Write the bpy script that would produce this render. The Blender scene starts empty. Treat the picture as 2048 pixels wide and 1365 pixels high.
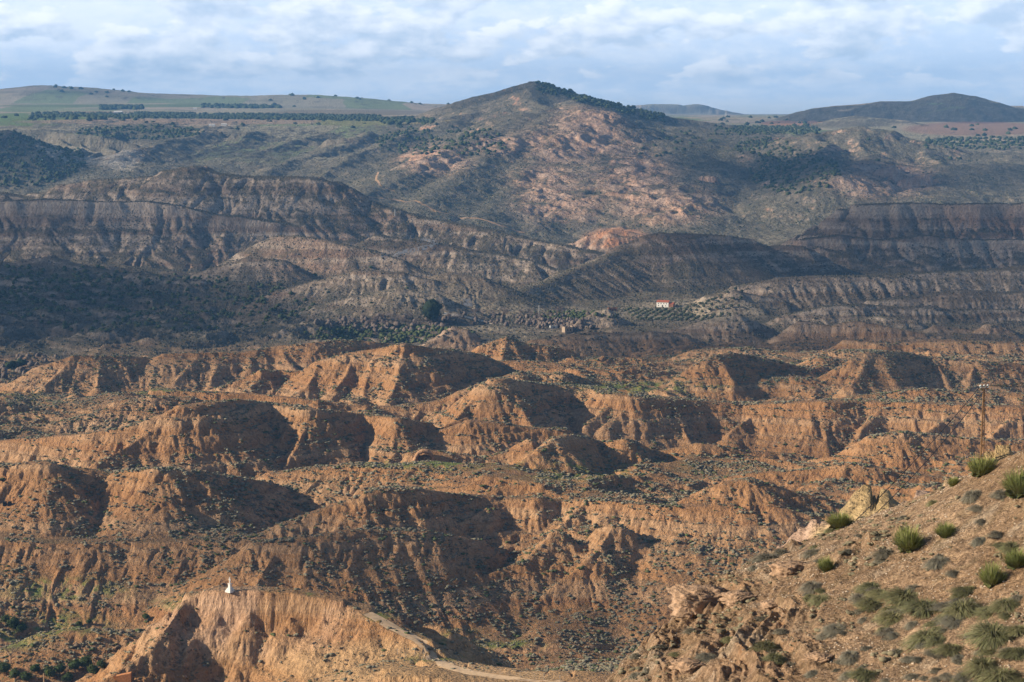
import bpy, math, random, time
import numpy as np
T0 = time.time()
def log(*a): print('[%.1f]' % (time.time() - T0), *a, flush=True)
R = math.radians
H0 = 260.0                      # height of the viewpoint over the datum; the valley floor lies near z = 45
F = 4000.0; CX, CY, HOR = 1024.0, 682.5, 215.0
PITCH = math.atan((CY - HOR) / F)
cp, sp = math.cos(PITCH), math.sin(PITCH)
def P(px, py, Y):
    """world point at depth Y on the sight line of a photograph pixel (surveying helper)"""
    X = (px - CX) / F; V = -(py - CY) / F
    dy = cp + V * sp; dz = -sp + V * cp
    s = Y / dy
    return np.array((X * s, Y, H0 + dz * s))
def tana(py):
    V = -(np.asarray(py, float) - CY) / F
    return -(-sp + V * cp) / (cp + V * sp)       # drop per metre of depth

# ---------------------------------------------------------------- noise
_rs = np.random.RandomState(7)
_perm = np.concatenate([_rs.permutation(1024)] * 3).astype(np.int32)
_ga = (_rs.rand(1024) * 2 * np.pi).astype(np.float32)
_gx, _gy = np.cos(_ga), np.sin(_ga)
_val = (_rs.rand(1024) * 2 - 1).astype(np.float32)
def pn(x, y, seed=0):
    x = np.asarray(x, np.float32) + seed * 17.31; y = np.asarray(y, np.float32) + seed * 9.17
    xf = np.floor(x); yf = np.floor(y)
    xi = xf.astype(np.int32) & 1023; yi = yf.astype(np.int32) & 1023
    fx = x - xf; fy = y - yf
    u = fx * fx * fx * (fx * (fx * 6 - 15) + 10); v = fy * fy * fy * (fy * (fy * 6 - 15) + 10)
    a = _perm[xi] + yi; b = _perm[xi + 1] + yi
    i00 = _perm[a]; i01 = _perm[a + 1]; i10 = _perm[b]; i11 = _perm[b + 1]
    n00 = _gx[i00] * fx + _gy[i00] * fy
    n10 = _gx[i10] * (fx - 1) + _gy[i10] * fy
    n01 = _gx[i01] * fx + _gy[i01] * (fy - 1)
    n11 = _gx[i11] * (fx - 1) + _gy[i11] * (fy - 1)
    nx0 = n00 + u * (n10 - n00); nx1 = n01 + u * (n11 - n01)
    return (nx0 + v * (nx1 - nx0)) * 1.5
def fbm(x, y, o=4, seed=0, g=0.5):
    s = 0; a = 1.0; t = 0
    for k in range(o):
        s = s + a * pn(x * 2 ** k, y * 2 ** k, seed + k * 3); t += a; a *= g
    return s / t
def ridged(x, y, o=3, seed=0, g=0.5):
    s = 0; a = 1.0; t = 0
    for k in range(o):
        s = s + a * (1 - np.abs(pn(x * 2 ** k, y * 2 ** k, seed + k * 3)) * 2); t += a; a *= g
    return s / t
def sstep(a, b, x):
    t = np.clip((x - a) / (b - a), 0, 1); return t * t * (3 - 2 * t)
def noise1(z, seed=0):
    return pn(z, z * 0 + 0.37 + seed, seed)

# ---------------------------------------------------------------- ridges
RIDGES = []
def world_line(pts, Y, slope=None):
    out = []
    n = len(pts)
    if slope is None:
        if np.isscalar(Y): Y = [Y] * n
        elif len(Y) == 2 and n != 2:
            L = np.concatenate([[0], np.cumsum([math.dist(pts[i], pts[i + 1]) for i in range(n - 1)])])
            Y = Y[0] + (Y[1] - Y[0]) * L / L[-1]
        for (px, py), y in zip(pts, Y): out.append(P(px, py, y))
    else:
        r1 = Y; a1 = float(tana(pts[0][1])); z1 = -a1 * r1
        for px, py in pts:
            a = float(tana(py))
            r = (slope * r1 - z1) / (slope + a)
            out.append(P(px, py, r))
    return np.array(out)
def wobble(p):
    q = [p[0]]
    for a, b in zip(p[:-1], p[1:]):
        L = math.hypot(b[0] - a[0], b[1] - a[1]); st = 6 + a[1] * .008
        n = int(min(6, max(1, L // st)))
        d = (b - a) / max(L, 1e-3)
        for k in range(1, n + 1):
            c = a + (b - a) * k / n
            if k < n:
                o = float(pn(c[0] / (st * 1.5), c[1] / (st * 1.5), 77)) * st * .35
                c = c + np.array((-d[1] * o, d[0] * o, float(pn(c[0] / st, c[1] / st, 78)) * st * .06))
            q.append(c)
    return np.array(q)
def Y_of(Y): return Y if np.isscalar(Y) else Y[0]
def ridge(pts, Y, s=0.75, w=0.0, fl=1.0, R0=16.0, cliff=None, rnd=1.3, reach=None, along=None, foot=0.35):
    """s side slope, w half width of a flat top, fl gully depth (m), cliff=(drop, steepness)"""
    if Y_of(Y) < 1700 and not cliff: s = s * .84
    if along is None:
        n = len(pts)
        if np.isscalar(Y): ys = [Y] * n
        elif len(Y) == n: ys = list(Y)
        else:
            L = np.concatenate([[0], np.cumsum([math.dist(pts[i], pts[i + 1]) for i in range(n - 1)])]); ys = list(Y[0] + (Y[1] - Y[0]) * L / L[-1])
        CREST.append((pts, ys))
    RIDGES.append(dict(p=wobble(world_line(pts, Y, along)), s=s, w=w, fl=fl, R0=R0, cliff=cliff, rnd=rnd, reach=reach, foot=foot))
CREST = []
def snap(p, Y):
    best = (22, Y)
    for pts, ys in CREST:
        for (a, ya), (b, yb) in zip(zip(pts[:-1], ys[:-1]), zip(pts[1:], ys[1:])):
            t = ((p[0] - a[0]) * (b[0] - a[0]) + (p[1] - a[1]) * (b[1] - a[1])) / ((b[0] - a[0]) ** 2 + (b[1] - a[1]) ** 2 + 1e-6); t = min(1, max(0, t))
            d = math.hypot(p[0] - a[0] - t * (b[0] - a[0]), p[1] - a[1] - t * (b[1] - a[1])); yy = ya + (yb - ya) * t
            if d < best[0] and abs(yy - Y) < 70 * max(1, Y / 1200): best = (d, yy)
    return best[1]
def spur(pts, Y, along=0.5, s=0.85, fl=0.6, R0=9.0, rnd=1.0, **k):
    Y = snap(pts[0], Y) - 1
    if along > .6: along = .22 + .26 * along
    ridge(pts, Y, s=s, fl=fl, R0=R0, rnd=rnd, along=along, **k)

BASE = []
def base(px, py, Y=None, z=None):
    if z is None: p = P(px, py, Y)
    else:
        p = np.array(((px - CX) / F * Y, Y, H0 + z))
    BASE.append(p)

def eval_ridges(X, Y, h, WX, WY):
    """X, Y, h are 2D arrays; rows share one depth"""
    yr = Y[:, 0]
    for rd in RIDGES:
        p = rd['p']; zmax = p[:, 2].max()
        reach = rd['reach'] or ((zmax - 25) / rd['s'] * 1.25 + rd['w'])
        reach = min(reach, 1400)
        r0 = np.searchsorted(yr, p[:, 1].min() - reach); r1 = np.searchsorted(yr, p[:, 1].max() + reach)
        if r1 <= r0: continue
        ur = X[0] / Y[0]
        ylo, yhi = max(yr[r0], 1), yr[r1 - 1]
        us = [(q[0] + sg * reach) / yy for q in p for sg in (-1, 1) for yy in (max(ylo, q[1] - reach), min(yhi, q[1] + reach), q[1])]
        c0 = np.searchsorted(ur, min(us)); c1 = np.searchsorted(ur, max(us))
        if c1 <= c0: continue
        x = WX[r0:r1, c0:c1]; y = WY[r0:r1, c0:c1]
        tau = .9 * max(.4, p[:, 1].mean() / 1000) * rd['s']; W = np.zeros(x.shape, np.float32)
        dm = np.full(x.shape, 1e5, np.float32); zm = np.zeros(x.shape, np.float32)
        best = np.full(x.shape, 1e5, np.float32); cx = np.zeros_like(best); cy = np.zeros_like(best); cz = np.zeros_like(best)
        for i in range(len(p) - 1):
            a = p[i]; b = p[i + 1]; d = b - a
            L2 = d[0] ** 2 + d[1] ** 2 + 1e-6
            t = np.clip(((x - a[0]) * d[0] + (y - a[1]) * d[1]) / L2, 0, 1)
            qx = a[0] + t * d[0]; qy = a[1] + t * d[1]
            # height advantage matters too: pick the segment that gives the higher ground
            dd = np.sqrt((x - qx) ** 2 + (y - qy) ** 2)
            sc = dd * rd['s'] - (a[2] + t * d[2])
            m = sc < best; dm = np.where(m, dd, dm); zm = np.where(m, a[2] + t * d[2], zm)
            nb = np.minimum(best, sc)
            e0 = np.exp(np.maximum((nb - best) / tau, -40)); e1 = np.exp(np.maximum((nb - sc) / tau, -40))
            W = W * e0 + e1; cx = cx * e0 + qx * e1; cy = cy * e0 + qy * e1; cz = cz * e0 + (a[2] + t * d[2]) * e1; best = nb
        cx = cx / W; cy = cy / W; cz = cz / W
        dx = x - cx; dy = y - cy; d = np.sqrt(dx * dx + dy * dy) + 1e-4
        k = rd['R0'] / d * np.minimum(1, d / rd['R0'] * 1.0)
        k = np.where(d > rd['R0'], rd['R0'] / d, 1.0)
        nx = cx + dx * k + 0.22 * dx; ny = cy + dy * k + 0.22 * dy
        R0 = rd['R0']; d = dm; cz = zm
        fl = .25 + .75 * ridged(nx / (R0 * 2.1), ny / (R0 * 2.1), 5, 5, 0.68) + .35 * pn(nx / (R0 * 5), ny / (R0 * 5), 9) + .30 * (ridged(nx / (R0 * .75), ny / (R0 * .75), 2, 15) - .3)       # -1..1, 1 = spurlet
        e = np.maximum(0, d - rd['w'])
        rnd = rd['rnd']
        e = np.sqrt(e * e + rnd * rnd) - rnd
        if rd['cliff']:
            dr, st = rd['cliff']
            ec = dr / st
            drop = np.where(e < ec, e * st, dr + (e - ec) * rd['s'])
        else:
            Hh = max(10.0, zmax - 45)
            drop = e * rd['s']
            drop = drop - rd['foot'] * np.maximum(0, drop - Hh * 0.45) * 0.6
        g = np.clip(d / (R0 * 1.2), 0, 1) ** 0.8
        # flat tops stay flat
        if rd['w'] > 0: g = np.clip((d - rd['w'] * 0.8) / (R0), 0, 1) ** 0.8
        z = cz - drop - rd['fl'] * R0 * (0.27 if p[0, 1] < 2300 else 0.17) * (1 - fl) * g
        if rd['w'] > 0: z = z + rd['w'] * 0.03 * pn(x / 23, y / 23, 4) * (1 - g) - 0.02 * np.minimum(d, rd['w']) 
        hh = h[r0:r1, c0:c1]
        kk = 1.2 + rd['R0'] * 0.06
        dlt = np.abs(hh - z)
        sm = np.maximum(kk - dlt, 0) ** 2 / (4 * kk)
        h[r0:r1, c0:c1] = np.maximum(hh, z) + sm
    return h

_rbf = None
def _solve_base():
    global _rbf
    B = np.array(BASE)
    # thin plate in (x/Y, ln Y) so near and far points weigh alike
    U = np.stack([B[:, 0] / B[:, 1] * 2.2, np.log(B[:, 1])], 1)
    d = np.linalg.norm(U[:, None] - U[None], axis=2)
    K = np.where(d > 0, d * d * np.log(d + 1e-12), 0) + np.eye(len(B)) * 2e-4
    Q = np.concatenate([np.ones((len(B), 1)), U], 1)
    A = np.block([[K, Q], [Q.T, np.zeros((3, 3))]])
    w = np.linalg.solve(A, np.concatenate([B[:, 2] - H0, np.zeros(3)]))
    _rbf = (U, w)
def base_h(X, Y):
    if _rbf is None: _solve_base()
    U, w = _rbf
    gu = np.linspace(-0.5, 0.5, 240); gl = np.linspace(math.log(100), math.log(80000), 300)
    if not hasattr(base_h, 'g'):
        uu, ll = np.meshgrid(gu * 2.2, gl)
        q = np.stack([uu.ravel(), ll.ravel()], 1)
        z = w[-3] + q @ w[-2:]
        for i in range(len(U)):
            d2 = ((q - U[i]) ** 2).sum(1)
            z = z + w[i] * 0.5 * d2 * np.log(d2 + 1e-12)
        base_h.g = z.reshape(uu.shape).astype(np.float32)
    g = base_h.g
    u = np.clip((X / Y - gu[0]) / (gu[1] - gu[0]), 0, len(gu) - 1.001); l = np.clip((np.log(Y) - gl[0]) / (gl[1] - gl[0]), 0, len(gl) - 1.001)
    i = u.astype(int); j = l.astype(int); fu = u - i; fl_ = l - j
    return H0 + (g[j, i] * (1 - fu) * (1 - fl_) + g[j, i + 1] * fu * (1 - fl_) + g[j + 1, i] * (1 - fu) * fl_ + g[j + 1, i + 1] * fu * fl_)
# ================================================================ the lie of the land
# ---- floors, benches and far slopes
for a in [
    
    (-200,1365,760),(100,1350,770),(420,1390,640),(800,1400,600),(1100,1345,650),(1400,1330,730),(1800,1200,820),(2300,1150,800),
    (0,1235,850),(150,1250,845),(300,1215,868),(0,1180,870),(500,1230,862),(800,1280,835),(1000,1290,832),(1250,1262,845),(1500,1190,860),(1100,1320,790),(1900,1080,860),(2300,1000,900),
    (0,1085,910),(250,1080,908),(480,1078,905),(-200,1080,915),
    (560,1010,1030),(500,960,1065),(900,945,1005),(1020,945,1000),(1200,985,960),(1500,1000,955),(1700,985,960),
    (1330,935,1120),(1500,935,1130),(1700,920,1100),(2000,905,1080),(2300,900,1080),
    (0,960,1050),(250,945,1070),(0,800,1330),(150,860,1200),(-250,840,1250),
    (500,815,1250),(800,830,1235),(1300,775,1330),(1600,785,1330),(2000,790,1330),(2300,790,1330),
    (200,790,1440),(600,800,1330),(900,800,1330),(1100,740,1420),(1400,775,1380),(1800,765,1400),(2200,765,1400)]:
    base(a[0], a[1], a[2])
for a in [(1630,-150,4250),(1680,-190,3850),(1640,-215,3550),(150,-150,4500),(215,-185,4250),(1500,-216,1170),(1650,-214,1170),(1850,-212,1165),(2050,-210,1160),(2300,-210,1160),(700,-62,150),(1500,-66,150),(2200,-40,150),(-100,-62,150),(700,-110,260),(1300,-110,260),(1750,-95,260),(2200,-75,260),(-100,-110,260),(400,-160,420),(1000,-160,420),(1500,-155,420),(2100,-150,420),(1000,-222,1150),(1300,-216,1170),
    (-300,-213,1620),(50,-215,1640),(350,-213,1640),(700,-213,1640),(1000,-210,1640),(1350,-200,1600),(1700,-200,1620),(2200,-200,1640),
    (-300,-212,1850),(200,-212,1850),(600,-213,1900),(1000,-213,1900),(1400,-212,1900),(1700,-208,1850),(2200,-205,1850)]:
    base(a[0], None, a[2], z=a[1])
for a in [(-300,560,2250),(0,650,1950),(0,560,2300),(200,620,2080),(380,650,1960)]:
    base(a[0], a[1], a[2])
for a in [(400,-214,2250),(600,-215,2000),(700,-215,2150),(850,-215,2050),(1000,-215,2000),(1300,-213,2100),(1450,-213,2100),(1000,-216,2250),(1250,-215,2250),(1650,-214,2100),(1900,-214,2100),(2300,-213,2100),
    (1500,-215,2350),(2000,-212,2350),(300,-205,2450),(800,-216,2450),
    (-300,-190,2600),(200,-200,2600),(600,-210,2600),(1000,-216,2550),(1500,-205,2550),(2200,-200,2550),
    (-300,-228,3250),(200,-228,3250),(600,-228,3200),(1000,-228,3150),(1500,-222,3150),(2200,-215,3200)]:
    base(a[0], None, a[2], z=a[1])
# far slopes and plateau
for a in [(-250,260,5000),(0,262,4900),(150,262,4850),(330,262,4800),(-250,330,4300),(60,330,4350),(215,338,4200),(330,320,4400),(330,290,4600),(500,300,4500),
    (500,262,4900),(700,275,4750),(500,350,3950),(700,360,3800),(620,320,4200),(750,400,3500),(900,250,5000),(860,300,4400),
    (900,430,3400),(1100,480,3350),(1250,490,3330),(1500,480,3350),(1620,440,3500),
    (1000,330,4050),(1200,330,4050),(900,380,3720),(1100,420,3560),(1400,340,4050),(1400,430,3520),
    (1350,262,4900),(1500,280,4800),(1750,400,3650),(2000,410,3620),(2250,400,3650),(1900,330,4150),(2150,330,4150),
    (1700,290,4900),(1950,290,4900),(2250,290,5000),(1500,262,5400),(1900,262,5600),(2250,262,5600),
    (-250,235,5800),(0,236,5800),(300,238,5700),(600,240,5700),(850,238,5700),(-250,212,7600),(50,213,7600),(400,214,7600),(750,224,7400),
    (1000,240,7000),(1300,244,6800),(1450,240,7200),(1750,245,7000),(2100,245,7000),
    (-250,202,9500),(300,203,9500),(700,213,9500),(1000,225,9500),(1440,233,9500),(1800,232,9500),(2200,232,9500),
    (0,212,13000),(700,218,13000),(1400,231,13000),(2100,231,13000),(0,219,18000),(1000,225,18000),(2000,229,18000)]:
    base(a[0], a[1], a[2])

# ---- cliff with the monument, and the track saddle
ridge([(400,1186),(430,1176),(520,1176),(600,1185),(680,1200),(716,1216)], [648,632], s=.95, w=4, fl=3.2, R0=6, cliff=(14,3.0), rnd=.5)
spur([(404,1188),(372,1202),(356,1228),(325,1262),(300,1300),(255,1330),(205,1365),(150,1400)], 648, along=.9, s=.95, fl=1.2, R0=5)
for q in [[(440,1178),(434,1215),(420,1260),(400,1310)],[(505,1180),(500,1220),(485,1280),(470,1340)],[(590,1186),(585,1230),(572,1280),(555,1340)],[(650,1196),(645,1240),(630,1290),(615,1340)]]:
    spur(q, 640, along=3.0, s=1.2, fl=1.2, R0=4, rnd=.8)
ridge([(716,1216),(760,1238),(800,1262),(840,1282),(856,1300),(875,1318),(905,1328),(960,1338),(1040,1345),(1150,1352),(1260,1364),(1350,1380)], [632,540], s=.75, w=3.4, fl=.3, R0=5, rnd=.6)
ridge([(826,1256),(850,1252),(885,1254),(905,1262),(935,1285),(965,1305),(985,1318)], [640,630], s=.8, w=.8, fl=.4, R0=5, rnd=.7)
spur([(800,1264),(822,1282),(790,1300),(745,1330),(700,1365),(660,1400)], 600, along=.9, s=.85, fl=.8, R0=4)
ridge([(700,1375),(790,1345),(860,1345),(960,1362),(1080,1372)], [545,535], s=.7, w=5, fl=.8, R0=5, cliff=(8,2.0), rnd=.5)
ridge([(790,1338),(860,1336),(930,1342),(1000,1350),(1080,1357),(1200,1368)], [590,525], s=.45, w=9, fl=.5, R0=5, rnd=1, foot=0)
# low mound among the bottom-left meadows
ridge([(62,1288),(90,1268),(140,1258),(200,1262),(270,1266)], 742, s=.55, w=3, fl=.5, R0=6, reach=60)

# ---- A: front left ridge
ridge([(-250,930),(-80,925),(0,930),(94,922),(143,935),(226,944),(321,936),(377,939),(434,948),(528,963),(604,984),(657,1001)], [985,975,960,955,962,968,950,955,972,1000,1022,1038], s=.74, w=3, fl=1.5, R0=11)
for q in [[(30,935),(20,975),(5,1020),(-10,1060)],[(94,924),(90,965),(70,1010),(55,1066)],[(175,938),(160,975),(130,1015),(112,1068)],[(235,945),(225,985),(205,1030),(180,1070)],
          [(262,940),(262,990),(245,1030),(228,1072)],[(330,940),(322,985),(318,1020),(300,1070)],[(405,942),(418,985),(425,1030),(440,1068)]]:
    spur(q, 962, along=.57, s=.62, fl=1.2, R0=8, rnd=3)
# lower slopes below the terrace
ridge([(-200,1078),(0,1072),(120,1080),(250,1078),(400,1076),(505,1072)], [902,905], s=.55, w=5, fl=1.2, R0=12, foot=.1)
for q in [[(60,1085),(50,1130),(30,1180)],[(150,1085),(140,1130),(120,1170)],[(262,1090),(240,1130),(205,1175),(180,1215)],[(350,1090),(330,1135),(290,1180)],[(440,1085),(430,1140),(400,1180)]]:
    spur(q, 898, along=.6, s=.7, fl=1, R0=8)

# ---- B: front centre ridge
ridge([(505,1074),(560,1050),(610,1032),(673,1008),(725,984),(763,976),(830,976),(900,985),(1000,994),(1080,996)], [903,908,913,918,922,926,934,946,956,950], s=.95, w=3, fl=1.7, R0=8)
ridge([(1080,996),(1130,1000),(1180,998),(1230,1004),(1330,1010),(1450,1014),(1560,1018),(1640,1030),(1740,1030)], [950,955,945,936,927,920,919,918,915], s=1.0, w=3, fl=1.9, R0=8)
for q in [[(700,998),(690,1030),(672,1060),(640,1100)],[(757,985),(745,1020),(730,1056)],[(862,990),(850,1030),(838,1062)],[(960,998),(948,1030),(935,1062)]]:
    spur(q, 928, along=1.5, s=1.1, fl=.8, R0=6)
# bench half way down, and its spurs
ridge([(520,1085),(600,1075),(690,1062),(760,1060),(840,1060),(905,1072),(960,1080)], [866,870,878,884,890,900,908], s=.8, w=2.5, fl=1.2, R0=8)
for q in [[(560,1085),(545,1120),(520,1160),(505,1200)],[(640,1080),(630,1120),(610,1150)],[(720,1068),(715,1100),(700,1140)],[(800,1066),(795,1100),(790,1120)],[(880,1075),(890,1110),(900,1125)],[(650,1140),(640,1170),(600,1200)]]:
    spur(q, 893, along=.8, s=.8, fl=1, R0=8)
spur([(1180,1000),(1150,1025),(1114,1058),(1060,1080),(1010,1095),(952,1114),(876,1137),(831,1155),(782,1186),(725,1210),(690,1232)], 930, along=.52, s=.72, fl=1.2, R0=8, rnd=1.2)
spur([(1114,1061),(1050,1120),(975,1150),(929,1186),(891,1239),(870,1262)], 905, along=.55, s=.75, fl=1.2, R0=7, rnd=1)
spur([(1225,1045),(1200,1090),(1160,1137),(1120,1165),(1095,1190),(1057,1235),(1027,1275)], 908, along=.6, s=.75, fl=1.2, R0=7, rnd=1)
for q in [[(1230,1006),(1195,1040),(1170,1070),(1140,1100)],[(1310,1012),(1300,1060),(1285,1100),(1240,1140)],[(1380,1015),(1370,1060),(1355,1100),(1330,1150),(1280,1200)],
          [(1560,1022),(1545,1080),(1500,1140)]]:
    spur(q, 925, along=1.6, s=.85, fl=1.2, R0=8, rnd=2)

# ---- C: bright slopes and bench behind B
ridge([(525,958),(560,944),(620,936),(700,928),(780,930),(860,925),(930,930)], [1035,1010], s=.55, w=5, fl=1.2, R0=9)
spur([(800,945),(770,962),(740,982),(720,1000)], 1000, along=.5, s=.7, fl=.8)
ridge([(980,950),(1040,958),(1110,968),(1200,985),(1280,992)], [985,960], s=.7, w=4, fl=1.2, R0=7, reach=70)
# ---- D: round hills right of the centre
ridge([(1000,944),(1040,925),(1075,900),(1105,876),(1135,868),(1170,874),(1205,884),(1245,878),(1275,888),(1310,905)], [1005,1012,1020,1030,1045,1058,1062,1055,1066,1080], s=.75, w=1, fl=.9, R0=11)
ridge([(1310,905),(1345,898),(1390,887),(1430,890),(1490,900),(1570,906),(1620,915)], [1065,1075], s=.75, w=1, fl=.9, R0=11)
spur([(1305,908),(1285,935),(1262,955),(1235,975)], 1060, along=.45, s=.7, fl=.8)
spur([(1290,925),(1340,930),(1400,935),(1440,940)], 1045, along=.7, s=.9, fl=1)
ridge([(1440,958),(1500,945),(1560,942),(1640,938),(1690,925),(1740,930),(1800,945),(1880,955),(2000,960)], [1000,985], s=.65, w=1.5, fl=1, R0=9)
for q in [[(1130,872),(1125,905),(1110,935)],[(1200,886),(1195,915),(1185,940)],[(1395,890),(1395,915),(1385,945),(1370,980)],[(1470,900),(1465,925),(1455,950)],[(1535,905),(1530,930)]]:
    spur(q, 1066, along=.8, s=.85, fl=.8, R0=7)
ridge([(1380,995),(1420,978),(1450,962),(1500,955),(1600,985),(1650,995)], [935,940], s=.6, w=1, fl=1.1, R0=9)
ridge([(1650,935),(1700,905),(1745,872),(1800,862),(1900,872),(2048,880),(2250,885)], [1050,1060], s=.8, w=2, fl=1, R0=10)

# ---- E: left ridge with strong shadow
ridge([(-200,905),(-50,890),(60,875),(150,868),(230,858),(300,838),(360,812),(420,803),(480,800),(540,806),(620,818),(720,828),(800,836),(850,845)], [1130,1120,1110,1100,1092,1092,1098,1110,1128,1150,1130,1158,1132,1150], s=.9, w=3.5, fl=1.3, R0=12)
for q in [[(440,806),(425,835),(405,865),(380,900)],[(490,802),(482,840),(470,880),(462,925)],[(565,812),(545,900),(530,935)],
          [(625,822),(615,850),(598,880),(585,915),(570,940)],[(600,820),(580,845),(566,870)],[(690,830),(700,870),(690,915)],[(770,838),(765,870),(750,915)],[(815,840),(800,870),(795,900),(770,930)]]:
    spur(q, 1142, along=1.0, s=1.0, fl=.9, R0=8)
spur([(410,804),(370,822),(330,845),(290,870),(250,895),(190,925)], 1108, along=.45, s=.8, fl=.8, rnd=1.2)
spur([(930,835),(890,850),(868,868),(850,885),(832,902)], 1165, along=.7, s=1.0, fl=.7)
ridge([(830,905),(855,897),(900,905),(960,915),(1010,905),(1060,880)], [1075,1085], s=1.4, w=3, fl=.7, R0=6, reach=60)
ridge([(880,862),(940,840),(1000,845),(1060,855),(1120,858)], [1140,1150], s=.9, w=4, fl=1.2, R0=8, reach=90)
# slopes running to the left edge
ridge([(-150,830),(0,830),(80,815),(160,800),(235,790),(290,800)], [1290,1330], s=.4, w=12, fl=1, R0=14, foot=0)
ridge([(60,855),(140,838),(220,815),(300,792),(380,795)], [1210,1240], s=.6, w=2, fl=1.2, R0=9)

# ---- F: pyramid and the long bench edge to the right
spur([(1000,757),(975,775),(950,795),(935,812),(915,838)], 1238, along=.65, s=.9, fl=.5, rnd=.8, R0=8)
ridge([(995,757),(1040,762),(1100,768),(1150,771),(1190,774),(1220,785),(1262,790),(1330,795),(1400,800),(1480,806),(1560,805),(1640,800),(1720,800),(1820,802),(1950,808),(2048,812),(2250,812)], [1225,1245,1262,1268,1262,1245,1238,1245,1255,1262,1250,1240,1250,1240,1230,1225,1215], s=.95, w=6, fl=1.0, R0=12)
for q in [[(1012,759),(1035,800),(1065,850),(1085,885)],[(1118,770),(1122,810),(1135,850),(1140,870)],[(1180,774),(1192,810),(1190,850)],[(1240,790),(1215,815),(1200,830),(1175,850)],[(1280,792),(1262,812),(1240,830),(1215,850)],
          [(1365,800),(1362,830),(1370,865),(1380,890)],[(1520,806),(1505,830),(1480,850),(1460,870)],[(1620,803),(1615,830),(1620,850)],[(1680,802),(1655,825),(1640,850),(1650,880)],[(1775,803),(1752,830),(1730,850),(1715,880)],
          [(1940,810),(1905,830),(1870,860),(1840,875)],[(2048,815),(2010,845),(1985,870)]]:
    spur(q, 1230, along=.95, s=.95, fl=.8, R0=8, rnd=1.2)
ridge([(640,800),(700,812),(800,812),(880,800),(925,782),(960,768),(1000,755),(1040,744),(1080,752),(1120,742),(1160,755),(1210,765)], [1250,1290], s=.7, w=2, fl=1.1, R0=9)
# low cliff band in front of G
ridge([(290,800),(312,780),(380,783),(450,786),(560,792),(650,802),(720,812),(800,815)], [1290,1270], s=.8, w=3, fl=.9, R0=6, cliff=(9,2.0), reach=80, rnd=.6)
ridge([(200,812),(240,802),(290,796)], [1300,1300], s=.7, w=2, fl=1, R0=7)

# ---- G
ridge([(430,778),(480,760),(520,740),(560,742),(610,742),(640,722),(690,708),(760,697),(810,686),(845,694),(900,700),(960,708),(1000,725)], [1365,1368,1372,1380,1378,1370,1368,1372,1365,1378,1392,1405,1415], s=.75, w=1, fl=1.2, R0=12)
for q in [[(525,742),(512,760),(500,776)],[(640,724),(630,750),(610,775),(585,790)],[(705,712),(690,745),(670,775)],[(760,700),(745,735),(735,760),(728,790)],[(812,688),(808,720),(800,760),(780,795)],[(850,697),(845,735),(825,775),(790,800)],[(898,702),(900,740),(890,775)],[(740,745),(735,765),(732,782)]]:
    spur(q, 1385, along=.8, s=.85, fl=.8, R0=7)
# ---- H
ridge([(930,712),(960,692),(985,684),(1012,673),(1040,684),(1080,690),(1140,700),(1155,716)], [1510,1530], s=.85, w=1, fl=1.2, R0=9)
for q in [[(1014,676),(1005,700),(1000,720)],[(1080,692),(1075,715)],[(1155,718),(1150,730),(1135,745)]]:
    spur(q, 1520, along=.9, s=.9, fl=.8, R0=7)
ridge([(900,735),(980,722),(1060,722),(1130,728),(1150,740)], [1450,1455], s=.6, w=3, fl=1, R0=8)
# ---- I
ridge([(30,785),(60,750),(85,730),(147,711),(239,711),(301,717),(328,708),(420,704),(478,705),(560,692),(620,686),(682,680),(745,684),(800,690)], [1465,1470,1472,1475,1485,1495,1490,1500,1505,1515,1520,1535,1545,1560], s=.72, w=2, fl=1.1, R0=14)
for q in [[(150,714),(120,745),(90,770)],[(205,714),(200,745),(190,775)],[(300,718),(290,750),(280,780)],[(400,706),(375,740),(350,765)],[(440,706),(435,740),(425,768)],[(560,694),(575,720),(590,740)],[(655,684),(650,710)],[(500,705),(500,735)]]:
    spur(q, 1505, along=.75, s=.8, fl=.8, R0=9)
# ---- J
ridge([(1370,762),(1389,746),(1412,722),(1430,711),(1467,706),(1539,719),(1600,735)], [1390,1388,1385,1392,1405,1425,1440], s=.75, w=1.5, fl=1.1, R0=10)
ridge([(1640,757),(1670,738),(1703,719),(1738,704),(1790,702),(1861,713),(1950,722),(2048,728),(2250,735)], [1385,1385,1388,1395,1412,1425,1415,1425,1440], s=.75, w=1.5, fl=1.2, R0=11)
for q in [[(1735,706),(1720,740),(1700,770)],[(1800,705),(1808,740),(1815,775)],[(1870,716),(1885,750),(1900,775)],[(1945,724),(1940,755),(1935,780)],[(1440,712),(1450,740),(1470,765)],[(2010,728),(2005,760)]]:
    spur(q, 1420, along=.85, s=.85, fl=.8, R0=8)
ridge([(1660,800),(1720,792),(1780,785),(1850,776),(1900,782),(2000,785),(2200,788)], [1290,1300], s=.6, w=2, fl=1, R0=7)
ridge([(1570,745),(1610,728),(1640,715),(1700,722)], [1480,1490], s=.55, w=2, fl=1, R0=8)
ridge([(1160,742),(1220,730),(1300,725),(1370,722),(1400,735)], [1500,1520], s=.5, w=4, fl=1.1, R0=9)
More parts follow.
